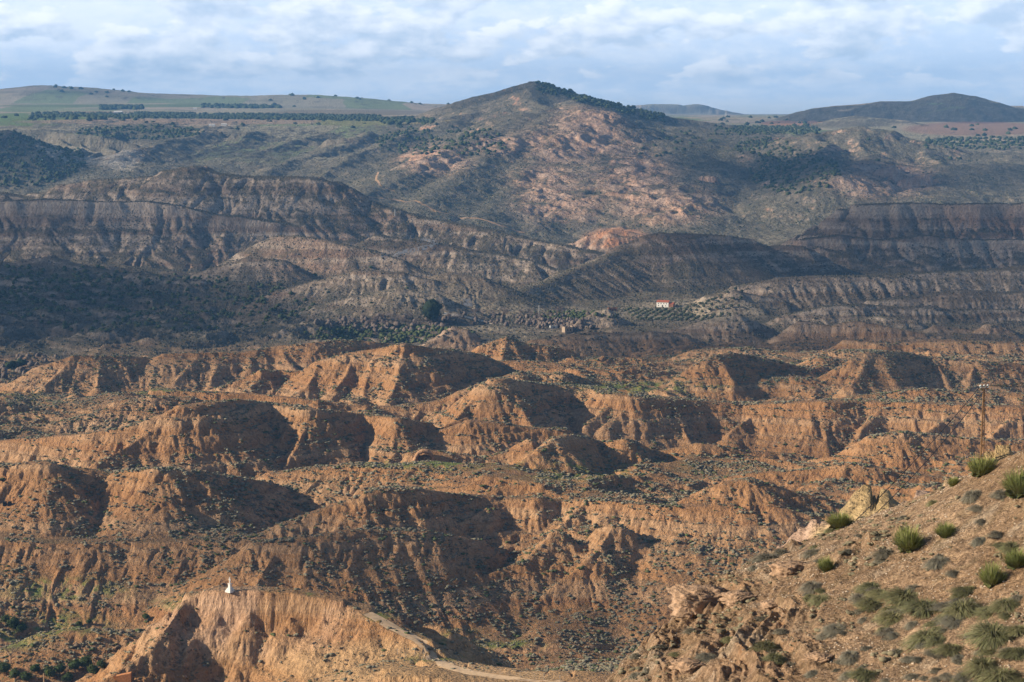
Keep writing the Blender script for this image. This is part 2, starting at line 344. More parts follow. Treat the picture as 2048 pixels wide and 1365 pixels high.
# ---- K: grey hills at the valley's near side
ridge([(1070,680),(1120,672),(1180,664),(1260,668),(1300,662),(1360,668)], [1690,1720], s=.5, w=3, fl=1.1, R0=10)
ridge([(1340,660),(1382,648),(1423,638),(1474,628),(1500,636),(1546,658)], [1790,1810], s=.6, w=1, fl=1.1, R0=11)
ridge([(1570,668),(1601,642),(1638,648),(1665,652),(1690,645),(1724,643),(1775,654),(1850,668)], [1770,1740], s=.75, w=2, fl=1.2, R0=10)
ridge([(1700,680),(1800,685),(1900,680),(2000,684),(2200,690)], [1650,1640], s=.7, w=5, fl=1.2, R0=9)
ridge([(1400,700),(1500,695),(1600,705),(1700,700),(1800,705)], [1600,1590], s=.5, w=4, fl=1.1, R0=10)
ridge([(1580,628),(1650,612),(1720,608),(1790,615),(1861,612),(1900,620),(2048,618),(2250,615)], [1950,1970], s=.5, w=4, fl=1.2, R0=13)
ridge([(1840,668),(1870,650),(1910,656),(1960,660)], [1800,1800], s=.5, w=1, fl=.9, R0=9)
ridge([(1930,680),(1977,648),(2010,655),(2060,675)], [1780,1780], s=.6, w=1, fl=.9, R0=9)
ridge([(1650,655),(1700,640),(1760,632),(1830,640)], [1860,1870], s=.5, w=1, fl=1, R0=9)
# cones in the valley
ridge([(1175,632),(1190,622),(1214,618),(1225,622)], [1930,1930], s=.62, w=0, fl=1, R0=10, reach=90, foot=.1)
spur([(1188,624),(1165,640),(1145,655),(1120,668)], 1928, along=.45, s=.6)
spur([(1215,620),(1222,640),(1225,660)], 1928, along=.6, s=.7)
ridge([(885,666),(905,653),(930,658)], [1720,1720], s=.58, w=0, fl=1, R0=9, reach=90, foot=.1)
spur([(905,655),(880,672),(850,690)], 1720, along=.5, s=.6)

# ---- left: scrub slope, shaded by clouds, that leans down from the upper left
ridge([(-300,500),(-60,520),(60,548),(200,575),(330,590),(480,600),(600,625),(690,652)], [2450,2080], s=.33, w=14, fl=1.2, R0=24, foot=0)
ridge([(480,600),(560,590),(620,600),(660,630)], [2200,2100], s=.5, w=4, fl=1, R0=14)
# hills below the left mesa
ridge([(380,552),(430,535),(500,515),(560,520),(585,540)], [2300,2290], s=.5, w=4, fl=1.2, R0=16)
spur([(520,520),(495,545),(485,570)], 2285, along=.5, s=.6, R0=12)
ridge([(500,500),(545,472),(600,472),(655,480),(740,500),(800,520),(850,548)], [2420,2330], s=.6, w=5, fl=1.3, R0=16)
spur([(620,476),(610,500),(598,530),(590,548)], 2405, along=.6, s=.8, R0=12)
ridge([(560,580),(640,560),(720,540),(800,545),(860,560),(900,590)], [2130,2110], s=.5, w=5, fl=1.2, R0=16)
ridge([(640,610),(720,590),(800,575),(870,590)], [2040,2030], s=.45, w=5, fl=1.2, R0=14)
for q in [[(690,560),(660,585),(640,600)],[(760,548),(750,575),(735,595)],[(840,560),(830,585),(825,600)]]:
    spur(q, 2120, along=.5, s=.6, R0=12)
ridge([(0,545),(50,520),(100,512),(160,530),(230,545),(330,565)], [2420,2300], s=.4, w=6, fl=1.2, R0=16)
ridge([(230,560),(270,545),(310,550),(400,560)], [2270,2250], s=.45, w=3, fl=1.2, R0=14)

# ---- left mesa: rim, tiers and buttresses
ridge([(-300,395),(-100,398),(0,402),(90,398),(200,403),(300,402),(360,410),(430,428),(520,440),(600,450)], [2850,2830], s=.66, w=16, fl=1.2, R0=22, cliff=(18,1.4), rnd=1)
for q in [[(20,410),(30,440),(45,475),(55,505)],[(110,405),(105,440),(100,470),(80,500)],[(200,410),(190,450),(175,490),(160,520)],[(290,412),(300,450),(290,490),(270,515)],[(370,420),(360,460),(345,495),(330,525)],
          [(-60,405),(-40,450),(-20,500)],[(440,435),(450,470),(440,500),(425,525)],[(520,445),(525,470)]]:
    spur(q, 2835, along=.52, s=.52, R0=18, fl=1.2, rnd=4)
ridge([(90,385),(140,368),(190,358),(250,356),(330,350),(360,338),(385,332),(415,342),(470,350),(560,352),(620,354),(648,362),(675,388),(690,404)], [3020,2960], s=.5, w=20, fl=1.2, R0=26, rnd=2, foot=0)
ridge([(400,400),(500,395),(580,398),(640,402),(675,408)], [2920,2930], s=.7, w=22, fl=1.6, R0=24, cliff=(36,1.6), rnd=1)
spur([(600,405),(620,430),(660,460),(720,490)], 2900, along=.5, s=.6, R0=18, w=6)
ridge([(-300,370),(-100,380),(10,385),(60,395)], [3050,3000], s=.4, w=12, fl=1, R0=20)
# hills falling right of the mesa towards the gorge
ridge([(680,402),(740,408),(800,420),(860,436),(930,448),(990,460),(1060,478),(1130,490),(1200,505),(1215,520)], [2960,2760], s=.42, w=10, fl=1.2, R0=22)
ridge([(760,470),(830,480),(900,490),(980,505),(1060,520),(1120,540)], [2560,2460], s=.45, w=8, fl=1.3, R0=20)
for q in [[(860,440),(850,470),(830,500)],[(990,462),(975,490),(960,520)],[(1080,480),(1060,510),(1030,540),(1000,560)],[(930,450),(905,490),(880,530)]]:
    spur(q, 2850, along=.35, s=.5, R0=18)
ridge([(830,560),(900,545),(960,555),(990,580)], [2150,2130], s=.4, w=5, fl=1, R0=14)

# ---- right mesa
ridge([(1600,478),(1640,455),(1672,440),(1690,418),(1715,409),(1790,406),(1900,408),(2048,406),(2300,404)], [2780,2760], s=.6, w=14, fl=1.7, R0=24, cliff=(16,1.2), rnd=1)
ridge([(1605,478),(1680,470),(1760,478),(1850,470),(1950,480),(2100,478),(2300,480)], [2680,2660], s=.55, w=10, fl=1.7, R0=20, cliff=(8,1.0))
for q in [[(1700,475),(1690,500),(1650,520),(1600,545)],[(1780,480),(1790,510),(1800,540)],[(1860,475),(1850,510),(1810,545)],[(1950,485),(1935,520),(1880,555)],[(2040,485),(2030,520),(1990,560)]]:
    spur(q, 2650, along=.47, s=.42, R0=20, rnd=5)
ridge([(1215,512),(1250,488),(1290,472),(1330,465),(1400,468),(1450,470),(1500,478),(1540,492),(1600,490)], [2430,2480], s=.5, w=5, fl=1.2, R0=20)
ridge([(1000,606),(1040,582),(1100,560),(1150,540),(1210,514),(1260,500)], [2130,2420], s=.4, w=4, fl=1, R0=16, foot=0)
for q in [[(1330,470),(1300,500),(1250,530),(1180,560),(1120,590)],[(1420,472),(1400,510),(1360,545),(1300,575)],[(1500,482),(1490,520),(1450,550),(1400,575)]]:
    spur(q, 2425, along=.4, s=.48, R0=18)
ridge([(1430,590),(1480,572),(1560,556),(1640,552),(1750,550),(1850,545),(1950,540),(2060,530),(2250,525)], [2160,2220], s=.5, w=8, fl=1.5, R0=18)
for q in [[(1560,558),(1545,585),(1520,600)],[(1650,554),(1640,580),(1620,605)],[(1760,552),(1750,580),(1730,605)],[(1870,546),(1860,575),(1840,605)],[(1980,540),(1970,575),(1950,605)]]:
    spur(q, 2175, along=.4, s=.6, R0=14)
ridge([(1420,612),(1445,592),(1470,580),(1500,588),(1560,598),(1570,612)], [2080,2080], s=.5, w=2, fl=1, R0=12)
ridge([(1750,600),(1850,590),(1920,580),(2000,585),(2200,585)], [2020,2000], s=.5, w=8, fl=1.3, R0=14)

# ---- the mountain
MT = dict(R0=60, rnd=16)
ridge([(800,262),(860,244),(930,222),(985,194),(1030,171),(1065,163),(1098,172),(1160,190),(1220,206),(1280,222),(1350,236),(1440,250)], [5400,5500], s=.34, w=8, fl=1.0, foot=0, **MT)
ridge([(860,290),(940,262),(1000,242),(1055,226),(1110,226),(1165,220),(1205,236),(1250,262),(1310,290),(1400,310)], [4650,4700], s=.32, w=8, fl=1.1, foot=0, **MT)
for q in [[(1065,165),(1060,190),(1080,215)],[(985,196),(960,215),(900,240)],[(1160,190),(1150,210)]]:
    ridge(q, [5380,4900], s=.34, fl=.8, foot=0, **MT)
for q in [[(1055,228),(980,262),(900,300),(820,335),(740,372),(690,390)],[(1110,228),(1040,270),(960,320),(880,370),(830,410)],[(1165,222),(1120,270),(1060,330),(1000,390),(950,430)],
          [(1190,226),(1180,280),(1150,340),(1110,400),(1060,450)],[(1205,240),(1230,300),(1225,350),(1200,410),(1180,470)],[(1250,262),(1290,310),(1300,360),(1290,420),(1270,470)],
          [(1310,290),(1370,330),(1400,370),(1420,430),(1430,480)],[(1400,310),(1450,340),(1500,380),(1550,430),(1600,470)]]:
    ridge(q, [4640,3420], s=.36, fl=.6, R0=42, rnd=30, foot=0)
ridge([(1380,282),(1440,290),(1500,305),(1560,338),(1610,372),(1660,402),(1700,425)], [4750,3600], s=.42, w=4, fl=1.0, R0=40, rnd=8, foot=0)
ridge([(1440,292),(1470,330),(1490,370),(1520,420)], [4600,3600], s=.36, w=2, fl=1.0, R0=40, rnd=12, foot=0)
# red rocks in the gorge
ridge([(1130,490),(1180,470),(1230,458),(1290,470)], [3200,3180], s=.6, w=2, fl=1.5, R0=18)
# rocky outcrops on the mountain face
for (a, b, c, d, Yo) in [(1040,350,1130,345,4040),(1130,385,1195,372,3850),(1060,400,1120,395,3780),(830,320,910,305,4220),(950,290,1000,282,4380),(1195,360,1240,352,3980),(1280,400,1350,395,3760),(1370,360,1420,352,3950),(980,325,1030,318,4150),(1130,235,1210,232,4600)]:
    ridge([(a, b), ((a + c) / 2, (b + d) / 2 - 4), (c, d)], Yo, s=1.1, w=3, fl=2.2, R0=20, reach=90, rnd=2, cliff=(16, 2.2))
# hill on the right with cliffs
ridge([(1480,300),(1560,284),(1640,266),(1720,253),(1770,262),(1840,280),(1920,300),(2048,330),(2250,370)], [4650,4350], s=.3, w=10, fl=1, R0=50, rnd=10, foot=0)
for q in [[(1640,268),(1640,310),(1660,350)],[(1720,256),(1730,310),(1760,350),(1780,400)],[(1840,282),(1870,330),(1900,370),(1920,405)],[(1950,310),(1990,350),(2030,400)]]:
    ridge(q, [4550,3700], s=.33, fl=1.1, R0=40, rnd=6, foot=0)
for (a, b, c, d, Yo) in [(1685,335,1730,330,4000),(1740,345,1790,335,3960),(1795,365,1860,350,3900),(1850,385,1885,378,3800)]:
    ridge([(a, b), ((a + c) / 2, (b + d) / 2 - 3), (c, d)], Yo, s=1.0, w=3, fl=2.2, R0=20, reach=110, rnd=2, cliff=(22, 2.0))
# distant hills, right
ridge([(1440,238),(1540,240),(1640,216),(1700,210),(1760,203),(1820,203),(1850,200),(1880,190),(1910,186),(1945,192),(1990,208),(2048,232),(2200,262)], [7300,7300], s=.3, w=10, fl=.7, R0=60, rnd=18, foot=0)
ridge([(1580,258),(1640,244),(1720,232),(1800,240),(1870,256)], [6100,6100], s=.22, w=10, fl=.6, R0=60, rnd=12, foot=0)
ridge([(1960,222),(2010,212),(2100,210),(2250,206)], [9000,9000], s=.2, w=20, fl=.5, R0=80, rnd=20, foot=0)
# distant hills, left
ridge([(-300,185),(-100,182),(0,182),(50,176),(95,171),(150,174),(210,182),(300,187),(400,190)], [9000,9200], s=.12, w=40, fl=.4, R0=120, rnd=60, foot=0, reach=1300)
ridge([(330,194),(420,192),(500,192),(560,190),(620,190),(700,198),(800,205),(900,209)], [9000,9000], s=.1, w=40, fl=.4, R0=120, rnd=60, foot=0, reach=1200)
# ranges on the horizon
ridge([(1255,212),(1300,208),(1350,209),(1368,214),(1388,208),(1420,222),(1450,232)], 14000, s=.25, w=10, fl=.8, R0=150, rnd=40, reach=900)
ridge([(1650,226),(1800,222),(2000,220),(2300,218)], 14300, s=.25, w=30, fl=.5, R0=150, rnd=40, reach=900)
# left gorge: pale bluffs and wooded flank
ridge([(40,262),(100,264),(160,268),(215,272),(260,290)], [4780,4560], s=.55, w=12, fl=2.0, R0=26, rnd=2, cliff=(70,.95))
ridge([(205,338),(235,312),(270,296),(330,288)], [4180,4400], s=.8, w=3, fl=2.0, R0=22, rnd=2, foot=0, reach=200)
ridge([(-300,235),(-100,250),(0,262),(60,290),(120,315),(180,335),(215,352)], [4300,3900], s=.3, w=6, fl=1, R0=44, rnd=8, foot=0)
ridge([(20,258),(90,258),(170,262),(260,262),(340,264)], [4850,4800], s=.5, w=30, fl=1.5, R0=40, rnd=3, cliff=(30,.8))
for q in [[(110,262),(120,285),(150,310)],[(170,264),(165,290),(190,325)],[(230,264),(215,295),(205,330)]]:
    ridge(q, [4780,4300], s=.6, fl=1.5, R0=22, rnd=2, foot=0)
for q in [[(420,258),(380,275),(310,290),(250,305),(215,335)],[(520,262),(450,290),(380,310),(300,335),(250,352)],[(640,265),(560,290),(480,315),(400,335),(330,352)],[(740,262),(660,295),(600,320),(520,345)],[(830,262),(760,290),(690,320),(640,350)]]:
    ridge(q, [4750,3900], s=.3, fl=1, R0=36, rnd=5, foot=0)
for (a, b, c, d, Yo) in [(235,300,275,298,4250),(395,262,445,264,4720),(475,266,510,266,4700),(650,280,700,276,4560)]:
    ridge([(a, b), (c, d)], Yo, s=.9, w=3, fl=2, R0=20, reach=100, rnd=2)
# yellow outcrops between the hillside and the badlands
ridge([(1610,1050),(1650,1000),(1690,975),(1730,968),(1752,990)], [262,258], s=1.0, w=1.0, fl=1.2, R0=2.6, cliff=(4,2.6), rnd=.4, reach=26)
ridge([(1752,992),(1775,975),(1830,968),(1850,985)], [258,256], s=1.0, w=1.0, fl=1.2, R0=2.6, cliff=(4,2.6), rnd=.4, reach=26)
ridge([(1850,985),(1890,958),(1930,945),(1960,935)], [252,240], s=1.0, w=1.2, fl=1.0, R0=2.6, cliff=(3,2), rnd=.4, reach=26)
ridge([(1972,905),(1990,893),(2048,888),(2120,884)], [240,236], s=1.0, w=1.2, fl=1.0, R0=2.6, cliff=(5,2.6), rnd=.4, reach=26)
ridge([(1720,1035),(1800,1012),(1900,985),(2000,945),(2200,930)], [250,234], s=1.5, w=3, fl=.7, R0=4, rnd=.6, reach=24)
# ================================================================ grids and meshes
Q = 1.0
def rows_spaced(spec):
    out = []
    for a, b, st in spec:
        n = max(2, int((b - a) / (st / Q)))
        out.append(a + (b - a) * np.arange(n) / n)
    out.append(np.array([spec[-1][1]]))
    return np.concatenate(out)
UCOL = np.concatenate([np.linspace(-0.46, -0.275, int(50)), np.linspace(-0.275, 0.275, int(900 * Q))[1:-1], np.linspace(0.275, 0.46, 50)])
def terrain_height(X, Y):
    h = base_h(X, Y)
    sc = np.clip(Y / 1000, .3, 8)
    # rolling relief and gullies on the floors themselves
    h = h + 3.2 * fbm(X / 90, Y / 90, 4, 11) * sstep(300, 800, Y) * (1 - sstep(1500, 2600, Y) * .2)
    nb = sstep(720, 860, Y) * (1 - sstep(1700, 1900, Y))
    wx = X + 22 * pn(X / 75, Y / 75, 24); wy = Y + 22 * pn(X / 75, Y / 75, 25)
    h = h + nb * (-4.0 + 12.5 * (ridged(wx / 105, wy / 80, 5, 21, .5) - .35) + 3.5 * pn(X / 200, Y / 200, 23))
    m1 = sstep(2250, 2500, Y) * (1 - sstep(5000, 5400, Y))
    h = h + m1 * (13 * fbm(X / 320, Y / 320, 5, 31, .55) - 6 * ridged(X / 170 + 0.3 * pn(X / 300, Y / 300), Y / 170, 4, 41))
    m3 = sstep(1680, 1850, Y) * (1 - sstep(2350, 2650, Y)) * np.where(X < -120, 1.0, .45) * (1 - .8 * blob(X, Y, 120, 2050, 260, 130, .4))
    h = h + m3 * (20 * (ridged(wx / 150, wy / 120, 5, 27, .55) - .4) + 5 * pn(X / 260, Y / 260, 28))
    m2 = sstep(5200, 6500, Y)
    h = h + m2 * 14 * fbm(X / 900, Y / 900, 4, 51)
    h = h.astype(np.float32)
    # bend the plan a little so that nothing runs ruler-straight
    a = 1.2 + 2.2 * sstep(600, 1600, Y) + 9 * sstep(1900, 3000, Y) + 26 * sstep(3200, 4500, Y); s_ = 26 + 30 * sstep(900, 2600, Y) + 110 * sstep(3200, 4500, Y)
    s1, s2, s3 = 34., 90., 210.
    def wp(k):
        return (1 - sstep(1900, 3000, Y)) * 2.6 * pn(X / s1, Y / s1, k) + sstep(1900, 2600, Y) * 9 * fbm(X / s2, Y / s2, 2, k) + sstep(3300, 4300, Y) * 42 * fbm(X / s3, Y / s3, 3, k + 5)
    WX = (X + wp(90)).astype(np.float32); WY = (Y + wp(95)).astype(np.float32)
    h = eval_ridges(X, Y, h, WX, WY)
    return h
def finish_height(X, Y, h):
    # erosion detail: rills where it is steep, ledges at hard beds
    gy = np.gradient(h, axis=0) / np.maximum(np.gradient(Y, axis=0), 1e-3)
    gx = np.gradient(h, axis=1) / np.maximum(np.gradient(X, axis=1), 1e-3)
    sl = np.sqrt(gx * gx + gy * gy)
    steep = sstep(.3, .85, sl)
    sc = np.clip(Y / 1000, .25, 4.5)
    near = 1 - sstep(1900, 2400, Y)
    far = sstep(2300, 2600, Y) * (1 - sstep(5200, 6000, Y))
    # rills follow the slope: stretch noise along the fall line
    l = np.maximum(sl, 1e-3); fx = gx / l; fy = gy / l
    for wl, amp in ((9.0, 1.3), (4.6, .85), (2.2, .42)):
        w = wl * (1 + 2.2 * far)
        n = 1 - 2 * np.abs(pn(X / w + 1.3 * pn(X / 31, Y / 31, 2), Y / (w * 1.9), 61))
        h = h - near * steep * amp * np.maximum(0, .6 - n) * .9
    wl = 34.0
    h = h - far * (.3 + steep) * 4.5 * np.maximum(0, 1 - 2.6 * np.abs(pn(X / wl + 1.1 * pn(X / 90, Y / 90, 2), Y / 60, 62))) * (1 - .6 * sstep(3300, 4000, Y))
    h = h + far * sstep(3300, 3800, Y) * 3.5 * fbm(X / 26, Y / 26, 3, 63, .6)
    px, py = in_px(X, Y, h)
    rp = np.zeros_like(h)
    for a in [(1180, 245, 75, 32), (1090, 360, 75, 30), (1120, 405, 95, 45), (870, 320, 75, 30), (1000, 290, 60, 20), (1330, 410, 110, 40), (1770, 360, 110, 35), (1150, 290, 130, 40), (1260, 350, 90, 50), (1235, 478, 55, 20)]:
        rp = np.maximum(rp, blob(px, py, *a, soft=.6))
    rp = rp * far * sstep(3100, 3400, Y)
    h = h + rp * (9 * (ridged(X / 75 + .4 * pn(X / 60, Y / 60, 7), Y / 130, 5, 64, .55) - .2) + 4 * np.maximum(0, pn(X / 30, Y / 30, 65)))
    # beds
    zz = h + 1.5 * pn(X / 70, Y / 70, 71)
    bed = noise1(zz / 5.5, 5) + .6 * noise1(zz / 2.2, 9)
    h = h + steep * near * 1.15 * bed * np.clip(sc, .4, 1.2)
    zz2 = h + 4 * pn(X / 200, Y / 200, 72)
    mesa = sstep(2350, 2500, Y) * (1 - sstep(3050, 3200, Y))
    h = h + steep * mesa * 1.9 * (noise1(zz2 / 13, 5) + .5 * noise1(zz2 / 5, 6))
    h = h + .35 * fbm(X / 5, Y / 5, 3, 81) * near + .9 * fbm(X / 14, Y / 14, 3, 82) * (1 - near) * (1 - sstep(4000, 6500, Y))
    return h, sl

def grid_normals(X, Y, h):
    gy = np.gradient(h, axis=0) / np.maximum(np.gradient(Y, axis=0), 1e-3)
    gxr = np.gradient(h, axis=1); dX = np.gradient(X, axis=1)
    gx = gxr / np.maximum(dX, 1e-4)
    # the columns fan out: take the x slope at constant Y, the row slope mixes both
    dxr = np.gradient(X, axis=0); dyr = np.maximum(np.gradient(Y, axis=0), 1e-3)
    gy = (np.gradient(h, axis=0) - gx * dxr) / dyr
    return gx, gy

def mk_grid(name, X, Y, Z, attrs, mat, keep=None, smooth=True):
    nr, nc = X.shape
    co = np.empty((nr * nc, 3), np.float32); co[:, 0] = X.ravel(); co[:, 1] = Y.ravel(); co[:, 2] = Z.ravel()
    i = np.arange((nr - 1) * (nc - 1), dtype=np.int32); r = i // (nc - 1); c = i % (nc - 1); v = r * nc + c
    quads = np.stack([v, v + 1, v + nc + 1, v + nc], 1)
    if keep is not None: quads = quads[keep.ravel()]
    me = bpy.data.meshes.new(name)
    me.vertices.add(len(co)); me.vertices.foreach_set('co', co.ravel())
    nf = len(quads)
    me.loops.add(nf * 4); me.loops.foreach_set('vertex_index', quads.ravel().astype(np.int32))
    me.polygons.add(nf); me.polygons.foreach_set('loop_start', (np.arange(nf) * 4).astype(np.int32))
    me.polygons.foreach_set('loop_total', np.full(nf, 4, np.int32))
    me.update(calc_edges=True)
    if smooth: me.polygons.foreach_set('use_smooth', np.ones(nf, bool))
    for k, v in attrs.items():
        if v.ndim == 3:
            a = me.attributes.new(k, 'FLOAT_COLOR', 'POINT')
            buf = np.ones((nr * nc, 4), np.float32); buf[:, :3] = v.reshape(-1, 3); a.data.foreach_set('color', buf.ravel())
        else:
            a = me.attributes.new(k, 'FLOAT', 'POINT'); a.data.foreach_set('value', v.ravel().astype(np.float32))
    me.materials.append(mat)
    ob = bpy.data.objects.new(name, me); bpy.context.scene.collection.objects.link(ob)
    return ob

def in_px(X, Y, Z):
    """photo pixel of a world point, used only to survey where fields and rock faces lie"""
    dz = Z - H0
    k = Y * cp - dz * sp
    return CX + F * X / k, CY - F * (Y * sp + dz * cp) / k

def lerp(a, b, t):
    a = np.asarray(a, np.float32); b = np.asarray(b, np.float32); t = np.asarray(t)[..., None]
    return a + (b - a) * t

def blob(px, py, cx, cy, rx, ry, soft=.35, wob=0):
    d = np.sqrt(((px - cx) / rx) ** 2 + ((py - cy) / ry) ** 2) + wob
    return 1 - sstep(1 - soft, 1 + soft, d)

def colour(X, Y, h):
    gx, gy = grid_normals(X, Y, h)
    sl = np.sqrt(gx * gx + gy * gy)
    n1 = fbm(X / 140, Y / 140, 4, 101); n2 = fbm(X / 18, Y / 18, 4, 102); n3 = fbm(X / 4, Y / 4, 3, 103)
    px, py = in_px(X, Y, h)
    # beds of the badlands
    zz = h + 2.5 * pn(X / 120, Y / 120, 104) + .6 * n2
    bed = noise1(zz / 7, 3) + .7 * noise1(zz / 2.3, 4) + .4 * noise1(zz / .9, 8)
    c1 = lerp((.39, .215, .10), (.47, .30, .17), sstep(-.6, .7, bed + n1))
    c1 = lerp(c1, (.30, .145, .068), sstep(.25, .9, noise1(zz / 4.1, 6) + .4 * n2) * .7)
    c1 = lerp(c1, (.50, .36, .24), sstep(.35, .9, n1 + .5 * n2) * .55)
    # soil where it is gentle
    soil = lerp((.29, .17, .09), (.22, .15, .085), sstep(-.4, .4, n2))
    grass = sstep(.0, .5, fbm(X / 45, Y / 45, 3, 111) + .25 * n3 - .1)
    soil = lerp(soil, (.14, .14, .065), grass * .45)
    flat = 1 - sstep(.24, .55, sl + .18 * n3 + .12 * n2)
    bad = lerp(c1.reshape(-1, 3), soil.reshape(-1, 3), flat.ravel() * .85).reshape(c1.shape)
    # grey mid-ground
    zz = h + 6 * pn(X / 260, Y / 260, 105) + 1.5 * n2
    b2 = noise1(zz / 11, 13) + .8 * noise1(zz / 4.3, 14)
    c2 = lerp((.20, .15, .115), (.40, .335, .275), sstep(-.4, .7, b2 + .5 * n1))
    c2 = lerp(c2, (.33, .17, .10), sstep(.2, .8, pn(X / 210, Y / 210, 15) + .3 * n2) * .35)
    s2 = lerp((.145, .12, .09), (.10, .095, .065), sstep(-.3, .4, n2 + n1))
    flat2 = 1 - sstep(.38, .72, sl + .25 * n2 + .15 * n1)
    mid = lerp(c2, s2, flat2 * .9)
    # mountain
    n4 = fbm(X / 60, Y / 60, 5, 120, .6); n5 = fbm(X / 260, Y / 260, 4, 121)
    rock = lerp((.56, .35, .24), (.46, .35, .28), sstep(-.3, .4, n4 + .6 * n3))
    rock = lerp(rock, (.50, .24, .13), sstep(.15, .6, n5 + .5 * n4) * .6)
    scrub = lerp((.135, .13, .095), (.215, .195, .15), sstep(-.5, .5, n2 + n4))
    rk = sstep(.50, .85, sl + .35 * n4 + .1 * n3)
    wob = .25 * n4
    P_ = [(1180, 245, 75, 32), (1090, 360, 75, 30), (1120, 405, 95, 45), (870, 320, 75, 30), (1000, 290, 60, 20), (1330, 410, 110, 40), (1230, 480, 60, 25), (1770, 360, 110, 35), (1150, 290, 130, 40), (1260, 350, 90, 50),
          (70, 262, 45, 14), (150, 290, 55, 30), (245, 310, 42, 24), (420, 263, 35, 8), (490, 268, 25, 7), (680, 283, 35, 8)]
    patch = np.zeros_like(h)
    bl_ = np.clip(blob(px, py, 150, 292, 75, 34, .3, wob) + blob(px, py, 238, 315, 45, 24, .3, wob), 0, 1) * (Y > 3300)
    for a in P_: patch = np.maximum(patch, blob(px, py, *a, soft=.5, wob=wob) * (Y < 5000))
    rk = np.clip(np.maximum(rk, patch * sstep(-.5, .35, n4 + .25 * n2 + .9 * (sl - .35))), 0, 1)
    mtn = lerp(scrub, rock, rk)
    pale = blob(px, py, 165, 292, 50, 32, .4, wob) + blob(px, py, 240, 318, 35, 22, .4, wob)
    mtn = lerp(mtn, (.42, .40, .34), np.clip(pale, 0, 1) * sstep(-.5, .1, n2 + n4) * .95)
    # plateau farmland
    pale = bl_
    mtn = lerp(mtn, (.46, .43, .37), bl_ * sstep(-.6, .1, n2 + n4) * .95)
    fx = X + 60 * pn(X / 500, Y / 500, 130); fy = Y + 120 * pn(X / 700, Y / 700, 131)
    cell = pn(np.floor(fx / 230) * 7.7 + .5, np.floor(fy / 520) * 3.3 + .5, 132) * 1.6
    plain = lerp((.36, .34, .24), (.50, .42, .32), sstep(-.5, .5, cell + .3 * n1))
    plain = lerp(plain, (.18, .27, .10), sstep(.35, .45, cell) * .8)
    plain = lerp(plain, (.12, .115, .075), sstep(.0, .4, n5 + .3 * n4) * .4)
    FLD = [(60, 240, 120, 14, (.13, .22, .05)), (360, 244, 330, 6, (.38, .28, .20)), (720, 246, 90, 7, (.24, .25, .09)), (880, 246, 80, 5, (.36, .30, .14)),
           (180, 228, 120, 5, (.36, .27, .20)), (1960, 258, 150, 14, (.34, .22, .16)), (1590, 247, 70, 6, (.40, .22, .13)), (1560, 279, 60, 3, (.40, .23, .14)), (700, 226, 160, 6, (.26, .22, .15)),
           (1960, 232, 90, 16, (.24, .15, .12)), (250, 212, 260, 3, (.16, .22, .09)), (1770, 295, 30, 2.5, (.40, .28, .17)), (200, 256, 200, 2.5, (.33, .29, .15))]
    for a in FLD:
        plain = lerp(plain, a[4], blob(px, py, a[0], a[1], a[2], a[3], .12, .12 * n5) * .9)
    far = np.where((sl > .14)[..., None], lerp(plain, scrub, sstep(.14, .24, sl)), plain)
    wn = 120 * n1
    w1 = sstep(1600, 1820, Y + wn); w2 = sstep(3050, 3300, Y + wn); w3 = sstep(4300, 4900, Y + 3 * wn + np.where(px < 900, 300, -100))
    col = lerp(bad, mid, w1); col = np.where(w2[..., None] > 0, lerp(col, mtn, w2), col)
    mtf = blob(px, py, 1150, 300, 420, 150, .1)
    w3 = np.maximum(w3 * (1 - mtf * (Y < 6200)), sstep(6000, 6600, Y))
    for a in FLD:                                    # fields lie on the plateau edge too
        w3 = np.maximum(w3, blob(px, py, a[0], a[1], a[2], a[3], .1) * (Y > 4200))
    col = lerp(col, far, w3)
    # red outcrop at the gorge, orange banks
    red = blob(px, py, 1235, 478, 60, 22, .4, wob) * (Y > 2900)
    col = lerp(col, (.52, .25, .13), red * sstep(-.3, .2, n4 + .5 * n2) * .85)
    # pale orchard soil and river bed, with sunlit brightness put into the colour
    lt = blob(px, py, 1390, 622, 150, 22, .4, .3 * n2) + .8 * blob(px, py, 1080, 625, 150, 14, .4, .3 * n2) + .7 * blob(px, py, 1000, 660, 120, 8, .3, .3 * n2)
    lt = np.clip(lt + .55 * blob(px, py, 880, 600, 110, 34, .5, .4 * n2), 0, 1) * (Y > 1750) * (Y < 2400)  # slope behind the pine also lightened in colour
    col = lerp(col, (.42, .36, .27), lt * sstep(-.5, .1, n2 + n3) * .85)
    # green meadows
    g = np.zeros_like(h)
    for a in [(60, 1250, 150, 28), (130, 1180, 120, 25), (430, 1210, 110, 22), (20, 1285, 60, 18), (850, 930, 130, 12), (1150, 940, 120, 22), (1300, 775, 170, 12), (1020, 1290, 70, 10),
              (760, 1235, 30, 9), (920, 1275, 50, 18), (870, 1315, 90, 9), (40, 792, 50, 8), (330, 785, 60, 9), (600, 1190, 45, 4)]:
        g = np.maximum(g, blob(px, py, *a, soft=.5, wob=.5 * n2) * (Y < 1500))
    g = g * sstep(-.35, .25, n2 + .5 * n3) * (1 - sstep(.45, .8, sl))
    col = lerp(col, (.14, .21, .05), g * .85)
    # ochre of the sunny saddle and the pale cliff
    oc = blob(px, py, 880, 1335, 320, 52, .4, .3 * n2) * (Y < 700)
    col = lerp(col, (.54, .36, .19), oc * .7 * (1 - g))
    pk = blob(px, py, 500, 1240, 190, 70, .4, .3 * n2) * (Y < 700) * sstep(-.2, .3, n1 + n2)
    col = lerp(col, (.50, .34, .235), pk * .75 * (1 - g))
    yo = (Y < 330) * 1.0
